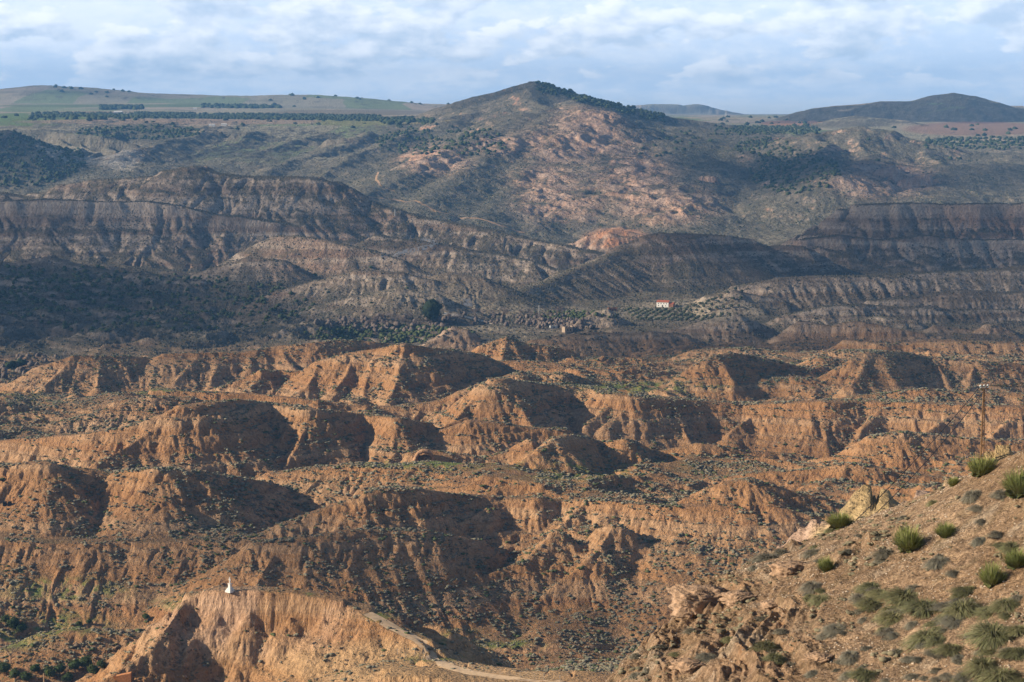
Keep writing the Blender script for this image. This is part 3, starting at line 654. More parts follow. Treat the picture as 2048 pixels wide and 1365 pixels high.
    col = lerp(col, lerp((.50, .38, .20), (.50, .36, .28), sstep(.0, .3, pn(X / 9, Y / 9, 140))), yo * .85)
    # how much shrub cover (0..1): thick in gullies and on slopes turned from the sun, deepening their shade by colour
    def blur(a, k):
        for ax in (0, 1):
            c = np.cumsum(np.concatenate([np.repeat(a.take([0], ax), k + 1, ax), a, np.repeat(a.take([-1], ax), k, ax)], ax), axis=ax, dtype=np.float64)
            n_ = a.shape[ax]; a = ((c.take(range(2 * k + 1, 2 * k + 1 + n_), ax) - c.take(range(0, n_), ax)) / (2 * k + 1)).astype(np.float32)
        return a
    hb_ = blur(h.astype(np.float32), 7); gxs = blur(gx.astype(np.float32), 4)
    conc = (hb_ - h) / np.clip(Y / 1000, .4, 5); asp = -gxs
    veg = np.clip(.10 + .62 * (1 - sstep(.3, .95, sl)) + .55 * sstep(.05, .55, asp) + .5 * sstep(0, .9, conc) - .25 * sstep(.2, .7, -asp) + .5 * n1 + .3 * n2, 0, 1)
    veg = veg * (1 - .9 * pale) * (1 - .6 * g) * (1 - .7 * np.clip(red + patch * rk, 0, 1))
    veg = np.where(Y > 3000, veg * (1 - w3) + .12 * w3, veg)
    wood = blob(px, py, 60, 310, 150, 55, .4, .4 * n4) * (py > 262) * (1 - np.clip(pale, 0, 1)) + blob(px, py, 290, 268, 80, 20, .4, .4 * n4) + blob(px, py, 1560, 340, 110, 22, .4, .5 * n4) + blob(px, py, 1420, 310, 60, 30, .4, .5 * n4)
    wood = np.clip(wood, 0, 1) * (Y > 3300)
    dark = blob(px, py, 250, 640, 480, 100, .4, .3 * n1) * (Y > 1600) * (Y < 2600)  # left slope: scrub, plus shade from clouds put into the colour
    mesat = (1 - sstep(.35, .6, sl + .1 * n2)) * (Y > 2600) * (Y < 3200)
    col = lerp(col, (.085, .08, .055), mesat * .7)
    col = lerp(col, (.085, .085, .06), (1 - np.clip(pale, 0, 1)) * np.clip(wood * .7 + dark * .45 * sstep(-.5, .3, n2 + n1), 0, 1))
    veg = np.clip(veg + wood * .6 + dark * .3, 0, 1)
    col = np.clip(col * (1 + .16 * n3 + .10 * n2)[..., None], .02, .8)
    return col.astype(np.float32), veg.astype(np.float32), sl
# ================================================================ materials
def newmat(name):
    m = bpy.data.materials.new(name); m.use_nodes = True; nt = m.node_tree; nt.nodes.clear()
    out = nt.nodes.new('ShaderNodeOutputMaterial'); b = nt.nodes.new('ShaderNodeBsdfPrincipled')
    b.inputs['Roughness'].default_value = .9; b.inputs['Specular IOR Level'].default_value = .15
    nt.links.new(b.outputs[0], out.inputs[0])
    return m, nt, b
def N(nt, t, **k):
    n = nt.nodes.new(t)
    for a, v in k.items():
        if a in n.inputs and not hasattr(n, a): n.inputs[a].default_value = v
        else: setattr(n, a, v)
    return n
def math_(nt, op, a, b=None, c=None, clamp=False):
    n = nt.nodes.new('ShaderNodeMath'); n.operation = op; n.use_clamp = clamp
    for i, v in enumerate((a, b, c)):
        if v is None: continue
        if isinstance(v, (int, float)): n.inputs[i].default_value = v
        else: nt.links.new(v, n.inputs[i])
    return n.outputs[0]
def mixc(nt, f, a, b, mode='MIX'):
    n = nt.nodes.new('ShaderNodeMix'); n.data_type = 'RGBA'; n.blend_type = mode
    for s, v in ((n.inputs[0], f), (n.inputs[6], a), (n.inputs[7], b)):
        if isinstance(v, (int, float)): s.default_value = v
        elif isinstance(v, tuple): s.default_value = (*v, 1)
        else: nt.links.new(v, s)
    return n.outputs[2]
def noise_(nt, vec, scale, detail=4, rough=.55, lac=2):
    n = nt.nodes.new('ShaderNodeTexNoise'); n.inputs['Scale'].default_value = scale; n.inputs['Detail'].default_value = detail
    n.inputs['Roughness'].default_value = rough
    nt.links.new(vec, n.inputs['Vector']); return n.outputs[0]
def ramp_(nt, f, a, b, va=0, vb=1):
    n = nt.nodes.new('ShaderNodeMapRange'); n.inputs[1].default_value = a; n.inputs[2].default_value = b; n.inputs[3].default_value = va; n.inputs[4].default_value = vb
    n.interpolation_type = 'SMOOTHSTEP'; nt.links.new(f, n.inputs[0]); return n.outputs[0]
def bump_(nt, h, dist, st=1.0, nrm=None):
    n = nt.nodes.new('ShaderNodeBump'); n.inputs['Distance'].default_value = dist; n.inputs['Strength'].default_value = st
    nt.links.new(h, n.inputs['Height'])
    if nrm is not None: nt.links.new(nrm, n.inputs['Normal'])
    return n.outputs[0]

def terrain_mat(name, sh_size=1.7, grain=1.0, shrub=(.055, .058, .040), shr_max=.8, bump=.35, sharp=.42):
    m, nt, b = newmat(name)
    geo = N(nt, 'ShaderNodeNewGeometry'); pos = geo.outputs['Position']
    col = N(nt, 'ShaderNodeAttribute', attribute_name='Col').outputs['Color']
    veg = N(nt, 'ShaderNodeAttribute', attribute_name='veg').outputs['Fac']
    na = noise_(nt, pos, .9 / grain, 6, .65)
    c = mixc(nt, 1.0, col, mixc(nt, na, (.62, .60, .58), (1.38, 1.38, 1.38)), 'MULTIPLY')
    # thin beds: noise squeezed in z
    mp = N(nt, 'ShaderNodeMapping'); mp.inputs['Scale'].default_value = (.03 / grain, .03 / grain, 1.6 / grain); nt.links.new(pos, mp.inputs[0])
    nb = noise_(nt, mp.outputs[0], 1.0, 4, .6)
    c = mixc(nt, 1.0, c, mixc(nt, nb, (.80, .78, .76), (1.18, 1.17, 1.16)), 'MULTIPLY')
    # rain streaks run down the faces: noise drawn out in z
    mv = N(nt, 'ShaderNodeMapping'); mv.inputs['Scale'].default_value = (.75 / grain, .75 / grain, .07 / grain); nt.links.new(pos, mv.inputs[0])
    nv = noise_(nt, mv.outputs[0], 1.0, 5, .62)
    c = mixc(nt, 1.0, c, mixc(nt, ramp_(nt, nv, .3, .7), (.78, .76, .74), (1.18, 1.18, 1.18)), 'MULTIPLY')
    # shrubs too small to model: speckle with lumps
    vo = N(nt, 'ShaderNodeTexVoronoi'); vo.inputs['Scale'].default_value = 1 / sh_size
    wv = N(nt, 'ShaderNodeVectorMath', operation='ADD'); nn = N(nt, 'ShaderNodeTexNoise'); nn.inputs['Scale'].default_value = .6 / sh_size
    nt.links.new(pos, nn.inputs['Vector']); nt.links.new(pos, wv.inputs[0]); nt.links.new(nn.outputs['Color'], wv.inputs[1]); nt.links.new(wv.outputs[0], vo.inputs['Vector'])
    th = math_(nt, 'MULTIPLY', veg, sharp)
    big = noise_(nt, pos, .22 / sh_size, 3, .6)
    th = math_(nt, 'MULTIPLY', th, ramp_(nt, big, .35, .62, .25, 1.4))
    rnd = N(nt, 'ShaderNodeSeparateColor'); nt.links.new(vo.outputs['Color'], rnd.inputs[0])
    th = math_(nt, 'MULTIPLY', th, math_(nt, 'ADD', math_(nt, 'MULTIPLY', rnd.outputs[0], 1.1), .35))
    dd = math_(nt, 'SUBTRACT', th, vo.outputs['Distance'])
    msk = ramp_(nt, dd, -.04, .07)
    scol = mixc(nt, rnd.outputs[1], shrub, tuple(v * 1.9 for v in shrub))
    c = mixc(nt, math_(nt, 'MULTIPLY', msk, shr_max), c, scol)
    nt.links.new(c, b.inputs['Base Color'])
    dome = ramp_(nt, dd, 0, .3)
    hgt = math_(nt, 'ADD', math_(nt, 'MULTIPLY', na, bump * 2.2 * grain), math_(nt, 'MULTIPLY', dome, .55 * sh_size))
    hgt = math_(nt, 'ADD', hgt, math_(nt, 'MULTIPLY', nb, bump * 2.0 * grain))
    hgt = math_(nt, 'ADD', hgt, math_(nt, 'MULTIPLY', nv, bump * 6.0 * grain))
    nt.links.new(bump_(nt, hgt, 1.0, .9), b.inputs['Normal'])
    return m
def plain_mat(name, c, rough=.85, var=.25, scale=3.0, bump=.0, metal=0.0, c2=None):
    m, nt, b = newmat(name)
    tc = N(nt, 'ShaderNodeTexCoord').outputs['Object']
    n = noise_(nt, tc, scale, 5, .6)
    c2 = c2 or tuple(min(1, v * (1 + var)) for v in c); lo = tuple(v * (1 - var) for v in c)
    nt.links.new(mixc(nt, ramp_(nt, n, .3, .7), lo, c2), b.inputs['Base Color'])
    b.inputs['Roughness'].default_value = rough; b.inputs['Metallic'].default_value = metal
    if bump: nt.links.new(bump_(nt, n, bump, .8), b.inputs['Normal'])
    return m
# ================================================================ build the ground
ROWS = [(150, 500, 6), (500, 560, 1.2), (560, 700, .55), (700, 1250, .85), (1250, 1560, 1.1), (1560, 2000, 1.9), (2000, 3250, 2.6), (3250, 5000, 5.0), (5000, 7600, 13), (7600, 10000, 30), (10000, 16500, 120)]
yr = rows_spaced(ROWS)
Yg, Ug = np.meshgrid(yr.astype(np.float32), UCOL.astype(np.float32), indexing='ij')
Xg = Yg * Ug
log('grid', Xg.shape)
Hg = terrain_height(Xg, Yg); log('heights')
Hg, _ = finish_height(Xg, Yg, Hg); log('finish')
def height_at(x, y):
    """bilinear look-up in the built ground"""
    x = np.asarray(x, float); y = np.asarray(y, float)
    r = np.interp(y, yr, np.arange(len(yr))); c = np.interp(x / y, UCOL, np.arange(len(UCOL)))
    i = np.minimum(r.astype(int), len(yr) - 2); j = np.minimum(c.astype(int), len(UCOL) - 2); fr = r - i; fc = c - j
    return Hg[i, j] * (1 - fr) * (1 - fc) + Hg[i + 1, j] * fr * (1 - fc) + Hg[i, j + 1] * (1 - fr) * fc + Hg[i + 1, j + 1] * fr * fc
Cg, Vg, Sg = colour(Xg, Yg, Hg); log('colour')
M_near = terrain_mat('badland_soil', 1.1, 1.0, bump=.30, shr_max=.45)
M_mid = terrain_mat('marl_slope', 3.0, 2.2, bump=.25, shr_max=.7)
M_far = terrain_mat('mountain_ground', 6.0, 4.5, bump=.3, shrub=(.05, .06, .04), shr_max=.75)
splits = [('badlands', 150, 1900, M_near), ('valley_slopes', 1900, 3250, M_mid), ('mountain', 3250, 6300, M_far), ('plain', 6300, 16600, M_far)]
for nm, a, b, mt in splits:
    i0 = max(0, int(np.searchsorted(yr, a))); i1 = min(len(yr), int(np.searchsorted(yr, b)) + 1)
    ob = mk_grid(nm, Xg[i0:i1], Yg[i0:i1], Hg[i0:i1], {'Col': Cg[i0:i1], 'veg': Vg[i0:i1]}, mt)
    ob['kind'] = 'structure'
log('terrain meshes')
# ================================================================ the hillside close on the right
HP = [(2048,905,112),(1900,965,119),(1800,1005,122),(1700,1050,125),(1600,1082,126),(1530,1108,125),(1460,1150,121),(1390,1180,119),(1340,1250,114),(1240,1330,108),(1215,1365,105),
      (2048,1365,84),(1700,1365,92),(1450,1365,98),(2048,1100,98),(1800,1200,101),(1600,1200,107),(1500,1250,106),(1350,1320,104),(2300,900,100),(2300,1300,80)]
HW = np.array([P(*a) for a in HP])
def _tps(W, qx, qy, reg=3.0):
    d = np.linalg.norm(W[:, None, :2] - W[None, :, :2], axis=2)
    K = np.where(d > 0, d * d * np.log(d + 1e-9), 0) + np.eye(len(W)) * reg
    Qm = np.concatenate([np.ones((len(W), 1)), W[:, :2]], 1)
    s = np.linalg.solve(np.block([[K, Qm], [Qm.T, np.zeros((3, 3))]]), np.concatenate([W[:, 2] - H0, np.zeros(3)]))
    z = s[-3] + s[-2] * qx + s[-1] * qy
    for i in range(len(W)):
        r2 = (qx - W[i, 0]) ** 2 + (qy - W[i, 1]) ** 2 + 1e-9
        z = z + s[i] * .5 * r2 * np.log(r2)
    return z + H0
EDGE = np.array([P(2400,780,100)] + [P(*a) for a in HP[:11]] + [P(1190,1420,101), P(1100,1600,90)])[:, :2]
def hill_edge(x, y):
    best = np.full(x.shape, 1e9); sg = np.zeros(x.shape)
    for a, b in zip(EDGE[:-1], EDGE[1:]):
        d = b - a; t = np.clip(((x - a[0]) * d[0] + (y - a[1]) * d[1]) / (d @ d), 0, 1)
        ex = x - a[0] - t * d[0]; ey = y - a[1] - t * d[1]; r = np.hypot(ex, ey)
        m = r < best; best = np.where(m, r, best); sg = np.where(m, d[0] * ey - d[1] * ex, sg)
    return np.where(sg < 0, best, -best)        # positive beyond the skyline
def hill_h(x, y):
    z = _tps(HW, x, y)
    sd = hill_edge(x, y)
    px, py = in_px(x, y, z)
    rk = .75 * blob(px, py, 1440, 1290, 190, 120, .5, .4 * fbm(x / 3, y / 3, 3, 149)) * sstep(-.25, .2, fbm(x / 5, y / 5, 3, 148)) + .25 * blob(px, py, 1450, 1270, 220, 150, .35, 0 * .25 * fbm(x / 3, y / 3, 3, 150))
    z = z - 1.0 * np.maximum(0, sd) - .05 * np.maximum(0, sd) ** 2 * (sd < 20) - (sd >= 20) * 20
    z = z + .45 * fbm(x / 7, y / 7, 4, 151) + .05 * fbm(x / .9, y / .9, 3, 152)
    # rock ledges
    t = z + .55 * pn(x / 4.5, y / 4.5, 153) + .15 * x
    f = (t / 1.15) % 1.0
    led = 1.15 * (sstep(.0, .22, f) - f); f2 = (t / .36) % 1.0
    z = z + rk * (led * .60 + .36 * (sstep(0, .3, f2) - f2) * .8 + .20 * (ridged(x / 2.4, y / 2.9, 4, 154, .6) - .3) + .20 * fbm(x / .5, y / .5, 3, 155))
    rl = 1 - 2 * np.abs(pn((x * .75 + y * .45) / 1.7 + .5 * pn(x / 3, y / 3, 165), (x * .5 - y * .8) / 9, 164))
    z = z - (1 - rk) * .16 * np.maximum(0, rl - .3)
    # broken ledges crossing the scree
    lb = sstep(.25, .5, fbm(x / 6, y / 6, 3, 158)) * (1 - rk)
    z = z + lb * (led * .55 + .18 * fbm(x / .5, y / .5, 3, 155))
    crag = blob(px, py, 1850, 1085, 350, 60, .5, .3 * pn(x / 4, y / 4, 156))
    z = z + (1 - rk) * .10 * ridged(x / 1.2, y / 1.6, 3, 157)
    return z, rk
uu = np.concatenate([np.linspace(.030, .262, 560), np.linspace(.262, .55, 60)[1:]]); yy = np.concatenate([np.linspace(40, 78, 30)[:-1], np.linspace(78, 134, 560), np.linspace(134, 160, 30)[1:]])
Yh, Uh = np.meshgrid(yy, uu, indexing='ij'); Xh = Yh * Uh
Zh, Rk = hill_h(Xh, Yh)
keep = (hill_edge(Xh, Yh) < 34)[:-1, :-1]
n2 = fbm(Xh / 2.2, Yh / 2.2, 4, 160); n3 = fbm(Xh / .5, Yh / .5, 3, 161); n1 = fbm(Xh / 9, Yh / 9, 3, 162)
ch = lerp((.28, .185, .11), (.38, .265, .17), sstep(-.4, .4, n1 + .5 * n3))
ch = lerp(ch, (.40, .265, .17), Rk * sstep(-.2, .3, n2) * .8)
ch = lerp(ch, (.33, .18, .09), Rk * sstep(.1, .5, n1 + n3) * .7)
ch = lerp(ch, (.19, .13, .085), sstep(.05, .4, n2 - .3 * n3 + .4 * n1) * .6 * (1 - Rk))
ch = lerp(ch, (.42, .34, .25), sstep(.15, .45, fbm(Xh / 4, Yh / 3, 4, 167)) * .6)
ch = lerp(ch, (.21, .16, .095), sstep(.1, .4, fbm(Xh / 1.6, Yh / 1.2, 3, 168)) * .45)
ch = np.clip(ch * .85 * (1 + .25 * n3)[..., None], .02, .8)
M_hill, hnt, hb = newmat('scree_and_rock')
pos = N(hnt, 'ShaderNodeNewGeometry').outputs['Position']; hc = N(hnt, 'ShaderNodeAttribute', attribute_name='Col').outputs['Color']
rkn = N(hnt, 'ShaderNodeAttribute', attribute_name='veg').outputs['Fac']
v1 = N(hnt, 'ShaderNodeTexVoronoi'); v1.inputs['Scale'].default_value = 5.5; hnt.links.new(pos, v1.inputs['Vector'])
v2 = N(hnt, 'ShaderNodeTexVoronoi'); v2.inputs['Scale'].default_value = 13; hnt.links.new(pos, v2.inputs['Vector'])
peb = math_(hnt, 'ADD', math_(hnt, 'MULTIPLY', v1.outputs['Distance'], .10), math_(hnt, 'MULTIPLY', v2.outputs['Distance'], .05))
nz = noise_(hnt, pos, 2.2, 8, .7)
sp_ = N(hnt, 'ShaderNodeSeparateColor'); hnt.links.new(v1.outputs['Color'], sp_.inputs[0])
cc = mixc(hnt, 1.0, hc, mixc(hnt, sp_.outputs[0], (.72, .70, .68), (1.3, 1.28, 1.25)), 'MULTIPLY')
cc = mixc(hnt, 1.0, cc, mixc(hnt, ramp_(hnt, nz, .3, .7), (.72, .70, .68), (1.2, 1.2, 1.2)), 'MULTIPLY')
hnt.links.new(cc, hb.inputs['Base Color'])
hh_ = math_(hnt, 'SUBTRACT', math_(hnt, 'MULTIPLY', nz, .35), peb)
hnt.links.new(bump_(hnt, hh_, 1.0, .9), hb.inputs['Normal'])
ob = mk_grid('hillside', Xh, Yh, Zh, {'Col': ch.astype(np.float32), 'veg': Rk.astype(np.float32)}, M_hill, keep)
ob['kind'] = 'structure'
def hill_at(px, py):
    """where a sight line meets the hillside: march outwards"""
    s = np.linspace(60, 140, 800); pts = np.array([P(px, py, a) for a in s])
    z, _ = hill_h(pts[:, 0], pts[:, 1])
    k = np.argmax(z > pts[:, 2])
    if z[k] <= pts[k, 2]:
        k = int(np.argmin(pts[:, 2] - z))
    return np.array((pts[k, 0], pts[k, 1], z[k]))
def ground_at(px, py, lo=500, hi=9500, st=None):
    n = 3000; s = np.exp(np.linspace(math.log(lo), math.log(hi), n)); a, b = P(px, py, 1.0) - (0, 0, H0), 0
    x = a[0] * s; z = H0 + a[2] * s
    g = height_at(x, s); k = np.nonzero(g > z)[0]
    k = k[0] if len(k) else int(np.argmin(z - g))
    return np.array((x[k], s[k], g[k]))
log('hillside')
# ================================================================ vegetation
random.seed(5); rng = np.random.RandomState(11)
C = bpy.context.scene.collection
def tag(o, label, cat, group=None):
    o['label'] = label; o['category'] = cat
    if group: o['group'] = group
    return o
def me_from(name, co, faces, mat, cols=None, smooth=False):
    me = bpy.data.meshes.new(name); me.from_pydata([tuple(map(float, c)) for c in co], [], [tuple(map(int, f)) for f in faces])
    if smooth: me.polygons.foreach_set('use_smooth', np.ones(len(me.polygons), bool))
    if cols is not None:
        a = me.attributes.new('Col', 'FLOAT_COLOR', 'POINT'); buf = np.ones((len(co), 4), np.float32); buf[:, :3] = cols; a.data.foreach_set('color', buf.ravel())
    me.materials.append(mat); me.update(); return me
def link(name, me, loc=(0, 0, 0), rot=0, scale=1, parent=None):
    o = bpy.data.objects.new(name, me); C.objects.link(o); o.location = tuple(map(float, loc)); o.rotation_euler = (0, 0, rot)
    o.scale = (scale,) * 3 if np.isscalar(scale) else scale
    if parent is not None: o.parent = parent
    return o
def col_mat(name, rough=.9, spec=.1, transl=0.0):
    m, nt, b = newmat(name)
    a = N(nt, 'ShaderNodeAttribute', attribute_name='Col').outputs['Color']
    tcx = N(nt, 'ShaderNodeNewGeometry').outputs['Position']
    n = noise_(nt, tcx, 2.5, 3, .6)
    oi = N(nt, 'ShaderNodeObjectInfo').outputs['Random']
    c = mixc(nt, 1.0, a, mixc(nt, n, (.6, .6, .6), (1.4, 1.4, 1.35)), 'MULTIPLY')
    c = mixc(nt, 1.0, c, mixc(nt, oi, (.82, .85, .86), (1.18, 1.14, 1.1)), 'MULTIPLY')
    nt.links.new(c, b.inputs['Base Color']); b.inputs['Roughness'].default_value = rough; b.inputs['Specular IOR Level'].default_value = spec
    return m
M_leaf = col_mat('foliage'); M_bark = plain_mat('bark', (.13, .095, .07), var=.3, scale=4)

def ico(sub):
    import bmesh
    bm = bmesh.new(); bmesh.ops.create_icosphere(bm, subdivisions=sub, radius=1)
    v = np.array([p.co[:] for p in bm.verts]); f = np.array([[q.index for q in p.verts] for p in bm.faces]); bm.free(); return v, f
def lumpy(sub, seed, amp=.3, flat=.75, fr=1.6):
    v, f = ico(sub); r = np.random.RandomState(seed)
    k = 1 + amp * pn(v[:, 0] * fr + v[:, 2] * 1.3, v[:, 1] * fr + v[:, 2] * .7, seed) * 1.6 + r.uniform(-amp * .3, amp * .3, len(v))
    v = v * k[:, None]; v[:, 2] = v[:, 2] * flat + flat * .5
    v[:, 2] = np.maximum(v[:, 2], -.1)
    return v, f
def scatter_mesh(name, protos, P3, S, ROT, COLS, mat, zs=None):
    """many small plants merged into one mesh (ground cover nobody could count)"""
    vs, fs, cs, off = [], [], [], 0
    pick = rng.randint(0, len(protos), len(P3))
    for k, (v, f) in enumerate(protos):
        m = pick == k; n = m.sum()
        if not n: continue
        c, s = np.cos(ROT[m]), np.sin(ROT[m]); sc_ = S[m]; zz = sc_ if zs is None else zs[m]
        x = (v[None, :, 0] * c[:, None] - v[None, :, 1] * s[:, None]) * sc_[:, None] + P3[m, 0][:, None]
        y = (v[None, :, 0] * s[:, None] + v[None, :, 1] * c[:, None]) * sc_[:, None] + P3[m, 1][:, None]
        z = v[None, :, 2] * zz[:, None] + P3[m, 2][:, None]
        vs.append(np.stack([x, y, z], 2).reshape(-1, 3))
        fs.append((f[None] + (np.arange(n) * len(v))[:, None, None] + off).reshape(-1, 3)); off += n * len(v)
        cs.append(np.repeat(COLS[m], len(v), 0))
    vs = np.concatenate(vs).astype(np.float32); fs = np.concatenate(fs).astype(np.int32); cs = np.concatenate(cs).astype(np.float32)
    me = bpy.data.meshes.new(name); me.vertices.add(len(vs)); me.vertices.foreach_set('co', vs.ravel())
    me.loops.add(fs.size); me.loops.foreach_set('vertex_index', fs.ravel()); me.polygons.add(len(fs))
    me.polygons.foreach_set('loop_start', (np.arange(len(fs)) * 3).astype(np.int32)); me.polygons.foreach_set('loop_total', np.full(len(fs), 3, np.int32))
    me.update(calc_edges=True)
    a = me.attributes.new('Col', 'FLOAT_COLOR', 'POINT'); buf = np.ones((len(vs), 4), np.float32); buf[:, :3] = cs; a.data.foreach_set('color', buf.ravel())
    me.materials.append(mat); o = bpy.data.objects.new(name, me); C.objects.link(o); o['kind'] = 'stuff'
    return o
# what can be seen, with a generous margin for other viewpoints
ang = (Hg - H0) / Yg; hor = np.maximum.accumulate(ang, axis=0); VIS = (ang > hor - .010)
def vis_at(x, y):
    i = np.clip(np.searchsorted(yr, y), 0, len(yr) - 1); j = np.clip(np.searchsorted(UCOL, x / y), 0, len(UCOL) - 1)
    return VIS[i, j], Vg[i, j], Sg[i, j]
def sample(n, y0, y1, u=.285):
    y = np.sqrt(rng.uniform(y0 * y0, y1 * y1, n)); x = rng.uniform(-u, u, n) * y
    return x, y
x, y = sample(460000, 560, 1640)
v_, vg, sl_ = vis_at(x, y)
cl = fbm(x / 14, y / 14, 3, 201); cl2 = fbm(x / 60, y / 60, 2, 202)
p = (.05 + 1.05 * vg) * np.clip(.55 + 1.9 * cl + .9 * cl2, .02, 1.6) * (1 - .5 * sstep(.9, 1.4, sl_)) * np.where(y < 700, .35, 1)
dens = v_ & (rng.rand(len(x)) < p)
mq = P(460, 1176, 640); dens &= np.hypot(x - mq[0], y - mq[1]) > 9
x, y = x[dens], y[dens]; z = height_at(x, y)
s = 1.3 * (.30 + .85 * rng.rand(len(x)) ** 2.0) * np.where(y < 720, .8, 1.0)
t = rng.rand(len(x))[:, None]; t2 = rng.rand(len(x))[:, None]
cols = np.array((.125, .12, .085)) * (1 - t) + np.array((.23, .215, .16)) * t
cols = np.where(t2 > .84, np.array((.085, .105, .045)), cols); cols = np.where(t2 < .10, np.array((.17, .13, .095)), cols)
log('shrubs', len(x))
near = y < 1050
def clump(seed, n=3, sub=1):
    r = np.random.RandomState(seed); V, Fc = [], []
    for k in range(n):
        v, f = lumpy(sub, seed * 5 + k, .38, .62); v = v * r.uniform(.42, .78) * np.array((r.uniform(.8, 1.3), r.uniform(.8, 1.3), r.uniform(.7, 1.1))) + (r.uniform(-.6, .6), r.uniform(-.5, .5), 0)
        Fc.append(f + len(V) * len(v)); V.append(v)
    return np.concatenate(V), np.concatenate(Fc)
pr1 = [clump(k, 2 + k % 3) for k in range(7)]
pr3 = [lumpy(2, k, .42, .85, 1.9) for k in range(6)]
def oct_(seed):
    r = np.random.RandomState(seed); a = np.arange(6) * np.pi / 3
    v = np.concatenate([np.stack([np.cos(a), np.sin(a), np.full(6, .0)], 1) * (r.uniform(.8, 1.1, 6)[:, None]), np.stack([np.cos(a + .5) * .75, np.sin(a + .5) * .75, np.full(6, .6)], 1) * r.uniform(.75, 1.2, 6)[:, None], [[0, 0, .95]]])
    f = []
    for i in range(6): j = (i + 1) % 6; f += [[i, j, 6 + i], [j, 6 + j, 6 + i], [6 + i, 6 + j, 12]]
    return v, np.array(f)
pr2 = [oct_(k) for k in range(5)]
P3 = np.stack([x, y, z - .05], 1); rot = rng.rand(len(x)) * 6.28
o = scatter_mesh('shrub_cover', pr1, P3[near], s[near], rot[near], cols[near], M_leaf)
o = scatter_mesh('shrub_cover', pr1, P3[~near], s[~near], rot[~near], cols[~near], M_leaf)

# blades: brooms stand up, esparto tufts droop
def blades(n, seed, kind):
    r = np.random.RandomState(seed); co = []; fa = []; cl = []
    for i in range(n):
        az = r.rand() * 6.283; R0_ = r.rand() ** .6 * .22
        if kind == 'broom': tilt = r.rand() ** .6 * 1.0; L = r.uniform(.45, 1.0) * (1 - .2 * tilt); droop = .18; w_ = .013
        else: tilt = .05 + r.rand() ** .9 * 1.25; L = r.uniform(.5, 1.0); droop = .75; w_ = .017
        b = np.array((math.cos(az) * R0_, math.sin(az) * R0_, 0.)); d = np.array((math.sin(tilt) * math.cos(az), math.sin(tilt) * math.sin(az), math.cos(tilt)))
        sd = np.array((-math.sin(az), math.cos(az), 0.)); tw = r.uniform(-1, 1); sd = sd + tw * np.array((math.cos(az), math.sin(az), 0)); sd /= np.linalg.norm(sd)
        q0 = len(co); straw = r.rand() < (.12 if kind == 'broom' else .30); L *= r.uniform(.7, 1.12)
        for k in range(4):
            tt = k / 3; c = b + d * L * tt + np.array((math.cos(az) * .25, math.sin(az) * .25, -1)) * droop * L * tt * tt * .8
            c[2] = max(c[2], .0 - .08 * tt); ww = w_ * (1 - .75 * tt)
            co += [c - sd * ww, c + sd * ww]
            m_ = r.rand() * .25
            if kind == 'broom': cc = np.array((.13, .13, .06)) * (1 - tt) + np.array((.25, .29, .09)) * tt
            elif kind == 'tuft': cc = np.array((.14, .13, .105)) * (1 - tt) + np.array((.25, .235, .19)) * tt
            else: cc = np.array((.13, .125, .07)) * (1 - tt) + np.array((.22, .225, .11)) * tt
            if straw: cc = cc * .35 + np.array((.30, .26, .17)) * (.4 + .6 * tt) * .65
            cl += [cc * (.85 + m_)] * 2
        for k in range(3): a = q0 + 2 * k; fa.append((a, a + 1, a + 3, a + 2))
    return np.array(co), fa, np.array(cl)
def brush(kind, seed, n=520):
    co, fa, cl = blades(2400 if kind == 'broom' else 2400, seed, kind)
    v, f = lumpy(3, seed, .5, .45, 2.6); v = v * (.24 if kind != 'broom' else .34)
    cc = np.tile(np.array({'broom': (.07, .075, .03), 'tuft': (.11, .10, .08), 'grass': (.10, .095, .055)}[kind]), (len(v), 1))
    fa = fa + [tuple(q + len(co)) for q in f]
    return me_from('plant_' + kind, np.concatenate([co, v]), fa, M_leaf, np.concatenate([cl, cc]))
KM = {k: [brush(k, 31 + 7 * i + len(k)) for i in range(4)] for k in ('broom', 'tuft', 'grass')}
ORD = ['first', 'second', 'third', 'fourth', 'fifth', 'sixth', 'seventh', 'eighth', 'ninth', 'tenth', 'eleventh', 'twelfth', 'thirteenth', 'fourteenth', 'fifteenth', 'sixteenth', 'seventeenth', 'eighteenth', 'nineteenth', 'twentieth'] + ['%dth' % k for k in range(21, 60)]
